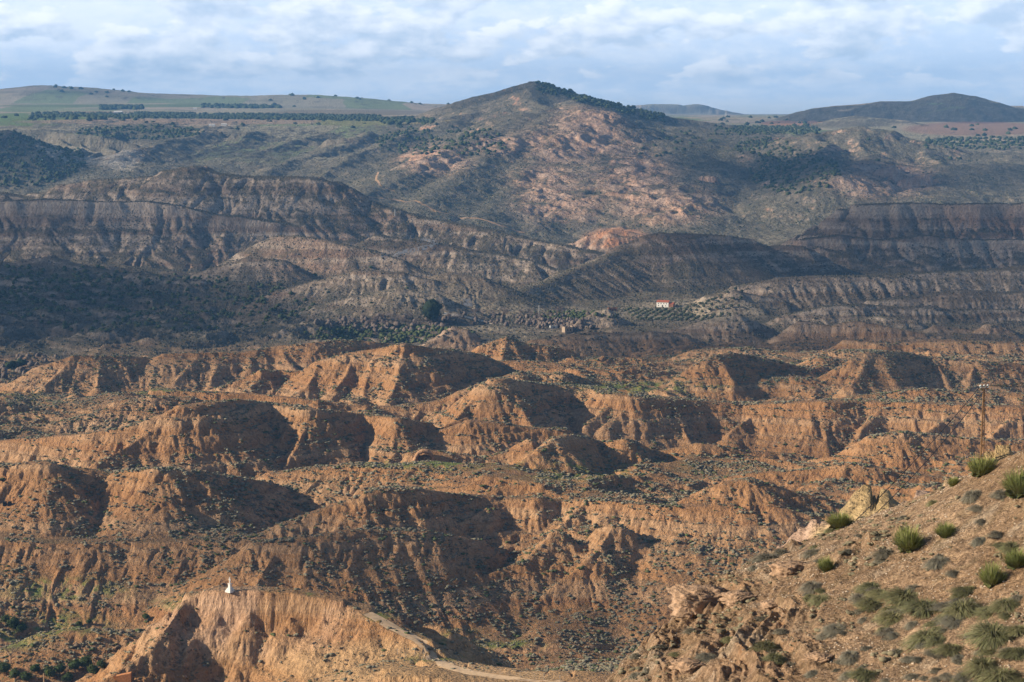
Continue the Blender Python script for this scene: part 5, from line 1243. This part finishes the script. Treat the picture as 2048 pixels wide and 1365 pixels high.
def ruin(name, px, py, L, W_, Hw, mat, label, rz, holes=1):
    q = ground_at(px, py, 1800, 2300); t = empty(name, q, rz); tag(t, label, 'ruin'); r = np.random.RandomState(int(px))
    for k, (a, b_) in enumerate((((-L / 2, -W_ / 2), (L / 2, -W_ / 2)), ((L / 2, -W_ / 2), (L / 2, W_ / 2)), ((L / 2, W_ / 2), (-L / 2, W_ / 2)), ((-L / 2, W_ / 2), (-L / 2, -W_ / 2)))):
        m = MB(); n_ = 7; a = np.array(a); b_ = np.array(b_); d = (b_ - a); nn_ = np.array((d[1], -d[0])) / np.linalg.norm(d) * .3; vv, ff = [], []
        for i in range(n_ + 1):
            p = a + d * i / n_ * .995; hz_ = Hw * (r.uniform(.6, 1.0) if 0 < i < n_ else .95)
            for o_, z_ in ((0, -1.5), (1, -1.5), (1, hz_), (0, hz_)): pp = p - nn_ * o_; vv.append((pp[0], pp[1], z_))
        for i in range(n_):
            o_ = i * 4; ff += [(o_ + 3, o_ + 7, o_ + 4, o_), (o_ + 1, o_ + 5, o_ + 6, o_ + 2), (o_ + 2, o_ + 6, o_ + 7, o_ + 3)]
        m.add(vv, ff + [(0, 1, 2, 3), tuple(n_ * 4 + j for j in (3, 2, 1, 0))]); m.build('wall', mat, t)
    for k in range(holes): m = MB(); x_ = -L / 2 + L * (k + 1) / (holes + 1); m.box((x_ - .5, -W_ / 2 - .06, .2), (x_ + .5, -W_ / 2 + .2, 1.9)); m.build('opening', M_dark, t)  # dark slabs on the wall in place of shaded gaps
ruin('brick_ruin', 1225, 622, 9.5, 5, 3.6, M_brick, 'roofless reddish brick ruin on the terrace left of the farmhouse', .1, 3)
ruin('stone_ruin', 1135, 662, 9, 6, 5, M_stonew, 'roofless tan stone house ruin on the valley floor', .5, 2)
ruin('stone_shed', 1107, 657, 7, 5, 3, plain_mat('pale_plaster', (.5, .5, .48)), 'low pale ruined shed left of the stone ruin', .2, 1)
ruin('garden_wall', 1235, 668, 12, 3, 3.4, M_stonew, 'pale crumbling wall at the foot of the grey cone hill', 0, 4)
q = ground_at(236, 229, 5500, 8500); gable('farmhouse', q + (0, 0, .3), 26, 12, 7, 3, .1, M_white, M_white, 'distant white farmhouse among the plateau woods', [(-8, 2, 2, 2), (0, 2, 2, 2), (8, 2, 2, 2)])
q = ground_at(252, 230, 5500, 8500); gable('barn', q + (0, 0, .3), 14, 8, 4, 1.5, .1, M_white, M_white, 'small white shed right of the distant farmhouse')
for n_, (px, py) in enumerate([(424, 253), (448, 252), (390, 219)]):
    q = ground_at(px, py, 4500, 9500); gable('shed', q + (0, 0, .2), 14, 7, 4, 1.2, 0, M_white, M_white, ('small white shed on the plateau edge, left one', 'small white shed on the plateau edge, right one', 'tiny white hut among the far orchard rows')[n_])
def steelpole(px, py, hgt, Ylo, Yhi, lb, arms=True, r=.16):
    q = ground_at(px, py, Ylo, Yhi); t = empty('power_pole', q); tag(t, lb, 'power pole'); m = MB(); m.tube((0, 0, -.3), (0, 0, hgt), r * 1.4, r, 8); m.build('mast', M_steel, t)
    if arms: m = MB(); m.box((-1.3, -.1, hgt - 1.2), (1.3, .1, hgt - .95)); m.build('crossarm', M_steel, t)
steelpole(1078, 642, 16, 1850, 2300, 'thin pale steel power pole on the valley floor', True, .2)
steelpole(790, 432, 9, 2500, 3100, 'small pale pole on the ridge right of the left mesa', False, .4)
q = ground_at(1452, 233, 6000, 9500); t = empty('pylon', q); tag(t, 'faint lattice pylon on the far horizon gap', 'pylon')
m = MB()
for a, b_ in ((-1, -1), (1, -1), (1, 1), (-1, 1)): m.tube((a * 3, b_ * 3, 0), (a * .5, b_ * .5, 28), .35, .3, 4)
for k in range(5):
    w0 = 3 - .5 * k; w1 = 3 - .5 * (k + 1); z0 = k * 5.6; z1 = z0 + 5.6; m.tube((-w0, -w0, z0), (w1, -w1, z1), .2, .2, 4); m.tube((w0, -w0, z0), (-w1, -w1, z1), .2, .2, 4)
m.build('mast', M_steel, t); m = MB(); m.tube((-6, 0, 26), (6, 0, 26), .35, .35, 4); m.tube((-5, 0, 21), (5, 0, 21), .35, .35, 4); m.build('crossarm', M_steel, t)
log('things')

# --- roads and tracks laid on the ground
def track(name, pts, w_, mat, lo, hi, lift=.10):
    G = [ground_at(px, py, lo, hi) for px, py in pts]
    L = []
    for a, b_ in zip(G[:-1], G[1:]):
        n_ = max(1, int(np.hypot(*(b_ - a)[:2]) / (w_ * .5)))
        for k in range(n_): L.append((a + (b_ - a) * k / n_)[:2])
    L.append(G[-1][:2]); L = np.array(L)
    for _ in range(6): L[1:-1] = (L[:-2] + L[1:-1] * 2 + L[2:]) / 4
    T = np.gradient(L, axis=0); T /= np.linalg.norm(T, axis=1)[:, None] + 1e-9; Nn = np.stack([-T[:, 1], T[:, 0]], 1)
    cr = np.linspace(-.5, .5, 9) * w_; XY = L[:, None] + Nn[:, None] * cr[None, :, None]
    wig = (1 + .15 * pn(np.arange(len(L)) * .3, np.zeros(len(L)), 5))[:, None, None]; XY = L[:, None] + (XY - L[:, None]) * wig
    Z = height_at(XY[..., 0], XY[..., 1]); Zs = Z + lift
    n0, n1_ = Z.shape; idx = np.arange(n0 * n1_).reshape(n0, n1_)
    f = [(idx[i, j], idx[i + 1, j], idx[i + 1, j + 1], idx[i, j + 1]) for i in range(n0 - 1) for j in range(n1_ - 1)]
    co = np.concatenate([XY.reshape(-1, 2), Zs.reshape(-1, 1)], 1)
    o = link(name, me_from(name, co, f, mat, smooth=True)); o['kind'] = 'structure'
M_track = plain_mat('sandy_track', (.56, .40, .25), var=.15, scale=.8); M_dirt = plain_mat('track_dirt', (.42, .27, .16), var=.2, scale=1.0); M_pale = plain_mat('pale_gravel', (.50, .45, .38), var=.15, scale=.5); M_asph = plain_mat('worn_asphalt', (.20, .20, .21), var=.15, scale=.3)
track('dirt_track', [(735,1228),(760,1240),(790,1258),(812,1268),(838,1282),(855,1300),(866,1318),(890,1332),(930,1345),(980,1352),(1050,1360),(1120,1366)], 4.2, M_track, 480, 800)
track('valley_road', [(885,628),(905,631),(940,636),(975,643),(1000,648),(1022,652)], 6, M_pale, 1850, 2500)
track('road', [(768,516),(790,508),(815,502),(845,497),(868,493),(876,488),(866,481),(845,478)], 8, M_asph, 2150, 3000)
track('road', [(932,598),(940,602),(942,608),(936,613)], 9, M_asph, 1950, 2600)
track('track', [(756,345),(752,360),(760,372),(775,378),(790,383)], 4, M_dirt, 3000, 5000)
track('track', [(700,388),(740,394),(790,398),(830,402),(870,425),(910,433),(960,438),(1000,452),(1050,466)], 6, M_dirt, 2900, 4400)

# --- trees and bushes far away
far_pts = np.stack([Xg, Yg, Hg], 2); PX, PY = in_px(Xg, Yg, Hg)
TREE = [me_from('far_tree', *(lambda v, f: (v, f))(*lumpy(3, 40 + k, .35, .8, 1.7)), M_leaf, np.tile(np.array((.035, .05, .025)) * (1 + .2 * k), (162, 1)), True) for k in range(4)]
def pick_in(fn, n, y0, y1):
    i0, i1 = np.searchsorted(yr, y0), np.searchsorted(yr, y1)
    m = fn(PX[i0:i1], PY[i0:i1]) & VIS[i0:i1]; w_ = (m * Yg[i0:i1] * np.gradient(yr)[i0:i1][:, None]).ravel().astype(float)
    if w_.sum() == 0: return np.zeros((0, 3))
    c = rng.choice(len(w_), n, p=w_ / w_.sum()); base_ = far_pts[i0:i1].reshape(-1, 3)[c].copy()
    dy = np.gradient(yr)[i0:i1].repeat(Xg.shape[1])[c]; y = base_[:, 1] + rng.uniform(-.5, .5, n) * dy; x = base_[:, 0] / base_[:, 1] * y + rng.uniform(-.5, .5, n) * .0006 * y
    return np.stack([x, y, height_at(x, y)], 1)
def bl(*a): return lambda px, py: ((px - a[0]) / a[2]) ** 2 + ((py - a[1]) / a[3]) ** 2 < 1
def few(n, fn, y0, y1, smin, smax, what, where, group):
    q = pick_in(fn, n, y0, y1)
    if not len(q): log('no trees', where); return
    px, _ = in_px(q[:, 0], q[:, 1], q[:, 2]); q = q[np.argsort(px)]
    for k, p in enumerate(q):
        s_ = random.uniform(smin, smax); o = link('distant_tree', TREE[k % 4], p - (0, 0, .2 * s_), random.random() * 6.28, (s_, s_, s_ * random.uniform(.8, 1.15)))
        tag(o, '%s, %s from left %s' % (what, ORD[k], where), 'tree', group)
few(34, lambda x, y: (x > 1068) & (x < 1300) & (np.abs(y - (166 + (x - 1068) * .255)) < 7), 4800, 5800, 4, 7, 'dark round pine', 'down the right shoulder of the summit', 'pines on the mountain shoulder')
few(22, lambda x, y: (x > 110) & (x < 260) & (y < 195), 8300, 10000, 6, 10, 'small dark tree', 'on the far left hilltop', 'trees of the left hilltop')
few(30, lambda x, y: (x > 500) & (x < 900) & (y < 214), 8000, 10000, 6, 10, 'small dark tree', 'along the far skyline left of the mountain', 'skyline trees left of the mountain')
few(36, lambda x, y: (x > 1440) & (x < 1680) & (y < 252) & (y > 210), 5600, 8200, 5, 9, 'dark round tree', 'along the skyline right of the mountain', 'skyline trees right of the mountain')
few(16, bl(1800, 300, 180, 40), 3800, 5200, 4, 6.5, 'lone dark tree', 'on the round hill at the right', 'trees on the right hill')
few(14, bl(1900, 260, 150, 14), 4800, 7000, 5, 8, 'lone dark tree', 'on the fields at the far right', 'trees of the right fields')
few(26, bl(560, 250, 320, 10), 4700, 6500, 4, 6, 'lone dark tree', 'on the pale field of the left plateau', 'trees of the pale field')
few(14, bl(120, 238, 150, 12), 5000, 7500, 5, 8, 'lone dark tree', 'on the green field at the far left', 'trees of the green field')
few(28, bl(1350, 290, 90, 30), 4000, 5400, 3.5, 6, 'dark tree', 'on the saddle right of the mountain', 'trees of the mountain saddle')
few(16, bl(690, 560, 160, 50), 1900, 2500, 1.4, 2.6, 'dark bush', 'on the shaded slopes left of the pine', 'bushes left of the pine')
few(3, bl(30, 735, 45, 10), 1600, 1900, 3.5, 5, 'dark shaded tree', 'at the left edge of the valley', 'trees at the left of the valley')
def wood(name, spec, mat=M_leaf, protos=None, cols=((.03, .045, .022), (.06, .08, .035)), zmul=1.0):
    Q3 = np.concatenate([pick_in(fn, n, y0, y1) for fn, n, y0, y1, *_ in spec]); S = np.concatenate([rng.uniform(sp_[4], sp_[5], len(pick)) for sp_, pick in zip(spec, np.split(Q3, np.cumsum([s_[1] for s_ in spec])[:-1]))])
    t = rng.rand(len(Q3))[:, None]; c = np.array(cols[0]) * (1 - t) + np.array(cols[1]) * t
    return scatter_mesh(name, protos or pr3, Q3, S, rng.rand(len(Q3)) * 6.28, c, mat, zs=S * zmul)
wood('woodland', [(lambda x, y: (x > 270) & (x < 760) & (np.abs(y - 232 - (x - 270) * .012) < 5), 1500, 5200, 7200, 3.6, 6), (lambda x, y: (x > 60) & (x < 290) & (np.abs(y - 235) < 7), 420, 4900, 6500, 4.5, 7), (lambda x, y: (x > 200) & (x < 285) & (np.abs(y - 217) < 3), 160, 6500, 9000, 6, 9),
    (lambda x, y: (x > 405) & (x < 560) & (np.abs(y - 215) < 2.5), 260, 6500, 9500, 6, 9), (lambda x, y: (x > 760) & (x < 870) & (np.abs(y - 244) < 6), 220, 4700, 6500, 4, 6.5), (bl(280, 266, 130, 14), 320, 4000, 5200, 2.2, 4.5), (bl(20, 320, 150, 55), 1000, 3600, 4500, 1.8, 4),
    (bl(1590, 345, 90, 45), 380, 3500, 4700, 2.2, 4), (bl(1530, 300, 60, 25), 240, 3900, 5000, 2.2, 4), (bl(890, 285, 140, 30), 300, 3900, 5000, 2.5, 5), (lambda x, y: (x > 1070) & (x < 1330) & (np.abs(y - (172 + (x - 1068) * .26)) < 9), 420, 4600, 5800, 3.5, 6),
    (lambda x, y: (x > 1430) & (x < 1640) & (np.abs(y - 262) < 9), 500, 4500, 6200, 2.5, 4.5), (lambda x, y: (x > 1850) & (x < 2048) & (np.abs(y - 288) < 12), 260, 4300, 5400, 3, 5)])
wood('riverside_thicket', [(bl(770, 650, 140, 16), 150, 1750, 2300, 1.5, 3.2), (bl(1050, 640, 160, 14), 80, 1800, 2300, 1.2, 2.6), (bl(60, 745, 130, 30), 60, 1580, 1900, 1.5, 3), (bl(1130, 650, 80, 10), 90, 1800, 2200, 1.2, 2.6)], cols=((.13, .10, .09), (.21, .165, .14)), zmul=1.3)
wood('green_bushes', [(bl(780, 670, 170, 18), 500, 1750, 2200, 1.2, 2.4), (bl(1150, 632, 90, 8), 200, 1850, 2300, 1.2, 2.4), (bl(300, 610, 330, 60), 900, 1750, 2500, 1.2, 2.6), (bl(100, 570, 200, 40), 350, 1900, 2500, 1.5, 2.8)], cols=((.04, .055, .025), (.085, .105, .045)))
# bushes dotted over the middle and far slopes
x, y = sample(420000, 1640, 3300, .30); v_, vg, sl_ = vis_at(x, y); p = (.10 + .5 * vg) * np.clip(.7 + 1.2 * fbm(x / 50, y / 50, 3, 210), .05, 1.5) * (1 - .6 * sstep(.9, 1.4, sl_)); m = v_ & (rng.rand(len(x)) < p * .55)
x, y = x[m], y[m]; t = rng.rand(len(x))[:, None]; log('mid bushes', len(x))
scatter_mesh('scrub_cover', pr2, np.stack([x, y, height_at(x, y) - .1], 1), .6 + 1.0 * rng.rand(len(x)) ** 1.5, rng.rand(len(x)) * 6.28, np.array((.05, .052, .040)) * (1 - t) + np.array((.11, .10, .08)) * t, M_leaf)
x, y = sample(260000, 3300, 5400, .30); v_, vg, sl_ = vis_at(x, y); p = (.04 + .4 * vg) * np.clip(.5 + 1.6 * fbm(x / 110, y / 110, 3, 211), .02, 1.5); m = v_ & (rng.rand(len(x)) < p * .2)
x, y = x[m], y[m]; t = rng.rand(len(x))[:, None]; log('far bushes', len(x))
scatter_mesh('hillside_scrub', pr2, np.stack([x, y, height_at(x, y) - .2], 1), 1.0 + 1.8 * rng.rand(len(x)) ** 2, rng.rand(len(x)) * 6.28, np.array((.045, .055, .03)) * (1 - t) + np.array((.09, .095, .055)) * t, M_leaf)
log('far vegetation')
# px, py, depth, half width, half depth, thickness: where the clouds' shadows fall
SHADES = [
    (40,620,2080,320,420,.78),(420,680,1900,130,120,.45),(-180,600,2200,300,400,.78),
    (260,430,2800,300,180,.27),(560,400,2900,180,150,.27),(20,430,2850,200,160,.45),(1000,500,2620,180,180,.45),
    (1750,440,2700,420,260,.78),(1950,560,2250,260,260,.45),(1380,500,2480,150,120,.45),(1560,540,2330,160,140,.45),(1900,620,2000,270,170,.45),
    (1640,680,1720,280,130,.45),(1300,690,1660,130,80,.45),(1750,740,1400,200,80,.27),
    (560,1080,900,70,40,.27),(1180,1230,850,90,40,.27),(500,1130,880,80,60,.27),
    (1400,840,1180,120,60,.27),(300,740,1500,130,60,.27),
    (10,320,4100,260,300,.78),(1560,360,4000,300,420,.45),(500,310,4400,220,180,.27),(2000,350,4000,260,260,.45),
    (1060,190,5400,330,200,.45),(1640,350,4050,180,380,.78),(1800,215,7000,900,500,.45),(150,180,9000,700,400,.27)]
# ================================================================ light, sky, camera
SUN_EL, SUN_B = 23.0, 5.0
sv = np.array((-math.cos(R(SUN_EL)) * math.cos(R(SUN_B)), -math.cos(R(SUN_EL)) * math.sin(R(SUN_B)), math.sin(R(SUN_EL))))
sc = bpy.context.scene
w = bpy.data.worlds.new('World'); sc.world = w; w.use_nodes = True
nt = w.node_tree; nt.nodes.clear()
wo = nt.nodes.new('ShaderNodeOutputWorld'); bg = nt.nodes.new('ShaderNodeBackground'); nt.links.new(bg.outputs[0], wo.inputs[0])
sky = nt.nodes.new('ShaderNodeTexSky'); sky.sky_type = 'NISHITA'; sky.sun_disc = False; sky.sun_elevation = R(SUN_EL)
sky.sun_rotation = math.atan2(sv[0], sv[1]) % (2 * math.pi); sky.altitude = 900; sky.air_density = 1.0; sky.dust_density = .6; sky.ozone_density = 1.5
tc = nt.nodes.new('ShaderNodeTexCoord'); gen = tc.outputs['Generated']
sep = nt.nodes.new('ShaderNodeSeparateXYZ'); nt.links.new(gen, sep.inputs[0])
az = math_(nt, 'ARCTAN2', sep.outputs[0], sep.outputs[1])
el = math_(nt, 'ARCSINE', sep.outputs[2])
elw = math_(nt, 'POWER', math_(nt, 'MAXIMUM', el, .0001), .8)
cmb = nt.nodes.new('ShaderNodeCombineXYZ'); nt.links.new(math_(nt, 'MULTIPLY', az, 31.0), cmb.inputs[0]); nt.links.new(math_(nt, 'MULTIPLY', elw, 44.0), cmb.inputs[1]); cmb.inputs[2].default_value = 3.7
n1 = noise_(nt, cmb.outputs[0], .68, 8, .53)
cm2 = nt.nodes.new('ShaderNodeVectorMath'); cm2.operation = 'ADD'; nt.links.new(cmb.outputs[0], cm2.inputs[0]); cm2.inputs[1].default_value = (-.16, .30, 0)
n2 = noise_(nt, cm2.outputs[0], .68, 8, .53)
wisp = noise_(nt, cmb.outputs[0], 2.6, 8, .6)
cm3 = nt.nodes.new('ShaderNodeVectorMath'); cm3.operation = 'MULTIPLY'; nt.links.new(cmb.outputs[0], cm3.inputs[0]); cm3.inputs[1].default_value = (.35, 1.0, 1)
band = noise_(nt, cm3.outputs[0], .6, 4, .5)
cover = ramp_(nt, math_(nt, 'ADD', math_(nt, 'MULTIPLY', n1, .85), math_(nt, 'MULTIPLY', wisp, .15)), .465, .52)
lit = math_(nt, 'ADD', math_(nt, 'MULTIPLY', math_(nt, 'SUBTRACT', n1, n2), 3.2), math_(nt, 'ADD', math_(nt, 'MULTIPLY', math_(nt, 'SUBTRACT', wisp, .5), .8), math_(nt, 'MULTIPLY', math_(nt, 'SUBTRACT', .5, n1), 1.5)))
litf = ramp_(nt, lit, -.55, .45)
CL = 1.0
cumu = mixc(nt, litf, (9.0 * CL, 11.2 * CL, 14.2 * CL), (16.6 * CL, 17.4 * CL, 18.6 * CL))
veil = mixc(nt, ramp_(nt, math_(nt, 'ADD', math_(nt, 'MULTIPLY', band, .6), math_(nt, 'MULTIPLY', wisp, .4)), .38, .62), (10.8 * CL, 13.2 * CL, 16.6 * CL), (14.2 * CL, 15.6 * CL, 17.6 * CL))
ccol = mixc(nt, math_(nt, 'MULTIPLY', cover, ramp_(nt, el, .004, .02)), veil, cumu)
cover = math_(nt, 'ADD', math_(nt, 'MULTIPLY', cover, 0.0), 1.0)
low = ramp_(nt, el, -.01, .010)          # clouds thin out toward the horizon
cov = math_(nt, 'MULTIPLY', math_(nt, 'ADD', math_(nt, 'MULTIPLY', cover, .45), .55), math_(nt, 'ADD', math_(nt, 'MULTIPLY', low, .5), .5))
# higher up the cover opens so that skylight stays blue
hi = ramp_(nt, el, .055, .14, 1, .06)
cov = math_(nt, 'MULTIPLY', cov, hi)
nt.links.new(mixc(nt, cov, sky.outputs[0], ccol), bg.inputs[0]); bg.inputs[1].default_value = .05
sun = bpy.data.lights.new('sun', 'SUN'); sun.energy = 5.0; sun.angle = R(.6); sun.color = (1, .85, .65)
so = bpy.data.objects.new('sun', sun); sc.collection.objects.link(so)
from mathutils import Vector
so.rotation_euler = Vector(sv).to_track_quat('Z', 'Y').to_euler()
cam = bpy.data.cameras.new('camera'); co_ = bpy.data.objects.new('camera', cam); sc.collection.objects.link(co_)
co_.location = (0, 0, H0); co_.rotation_euler = (math.pi / 2 - PITCH, 0, 0)
cam.sensor_width = 36; cam.lens = F / 2048 * 36; cam.clip_end = 120000; cam.clip_start = 1
sc.camera = co_
sc.view_settings.view_transform = 'Standard'; sc.view_settings.look = 'None'; sc.view_settings.exposure = .57; sc.view_settings.gamma = 1
sc.cycles.max_bounces = 4; sc.cycles.diffuse_bounces = 1; sc.cycles.volume_bounces = 0; sc.cycles.transparent_max_bounces = 6
sc.cycles.use_adaptive_sampling = True; sc.cycles.adaptive_threshold = .02
sc.cycles.use_denoising = True
# air: one closed even box of haze
def box_mesh(name, lo, hi, mat):
    me = bpy.data.meshes.new(name)
    x0, y0, z0 = lo; x1, y1, z1 = hi
    v = [(x0, y0, z0), (x1, y0, z0), (x1, y1, z0), (x0, y1, z0), (x0, y0, z1), (x1, y0, z1), (x1, y1, z1), (x0, y1, z1)]
    me.from_pydata(v, [], [(0, 3, 2, 1), (4, 5, 6, 7), (0, 1, 5, 4), (1, 2, 6, 5), (2, 3, 7, 6), (3, 0, 4, 7)])
    me.materials.append(mat); ob = bpy.data.objects.new(name, me); sc.collection.objects.link(ob); return ob
hm = bpy.data.materials.new('haze_air'); hm.use_nodes = True; hn = hm.node_tree; hn.nodes.clear()
ho = hn.nodes.new('ShaderNodeOutputMaterial'); pv = hn.nodes.new('ShaderNodeVolumePrincipled')
pv.inputs['Color'].default_value = (.20, .50, 1.0, 1); pv.inputs['Density'].default_value = 5.6e-5; pv.inputs['Anisotropy'].default_value = 0.0
hn.links.new(pv.outputs[0], ho.inputs['Volume'])
hz = box_mesh('haze', (-20000, -300, -400), (20000, 17000, 560), hm); hz['kind'] = 'stuff'
log('light done')

# unseen clouds added off to the left, up-sun, to cast shade on the land
def cloud_mat(name, dens):
    m = bpy.data.materials.new(name); m.use_nodes = True; t = m.node_tree; t.nodes.clear()
    out = t.nodes.new('ShaderNodeOutputMaterial'); tr = t.nodes.new('ShaderNodeBsdfTransparent'); df = t.nodes.new('ShaderNodeBsdfDiffuse'); df.inputs[0].default_value = (.9, .9, .92, 1)
    mx = t.nodes.new('ShaderNodeMixShader'); tcn = t.nodes.new('ShaderNodeTexCoord')
    ln = t.nodes.new('ShaderNodeVectorMath'); ln.operation = 'LENGTH'; fl_ = t.nodes.new('ShaderNodeVectorMath'); fl_.operation = 'MULTIPLY'; fl_.inputs[1].default_value = (1, 1, 0); t.links.new(tcn.outputs['Object'], fl_.inputs[0]); t.links.new(fl_.outputs[0], ln.inputs[0])
    nn = noise_(t, tcn.outputs['Object'], 2.6, 5, .6)
    rr = math_(t, 'ADD', ln.outputs['Value'], math_(t, 'MULTIPLY', math_(t, 'SUBTRACT', nn, .5), 1.1))
    al = ramp_(t, rr, 1.05, .45, 0, dens)
    t.links.new(al, mx.inputs[0]); t.links.new(tr.outputs[0], mx.inputs[1]); t.links.new(df.outputs[0], mx.inputs[2]); t.links.new(mx.outputs[0], out.inputs[0])
    return m
CM = {k: cloud_mat('cloud_%s' % n_, v * .9) for n_, k, v in (('thick', .78, .64), ('thin', .45, .40), ('veil', .27, .22))}
cvx, cfx = lumpy(4, 3, .12, 1.0, 1.4)
cvx[:, 2] = ico(4)[0][:, 2]
CZ = 1750.0
def cloud(px, py, Y, rx, ry, k, g=None):
    q = P(px, py, Y); t = (CZ - q[2]) / sv[2]; c = q + sv * t
    me = me_from('cloud', cvx, cfx, CM[k], smooth=True)
    o = link('cloud', me, c, 0, (rx, ry, min(rx, ry) * .16 + 14)); o['kind'] = 'structure'
for a in SHADES: cloud(*a)
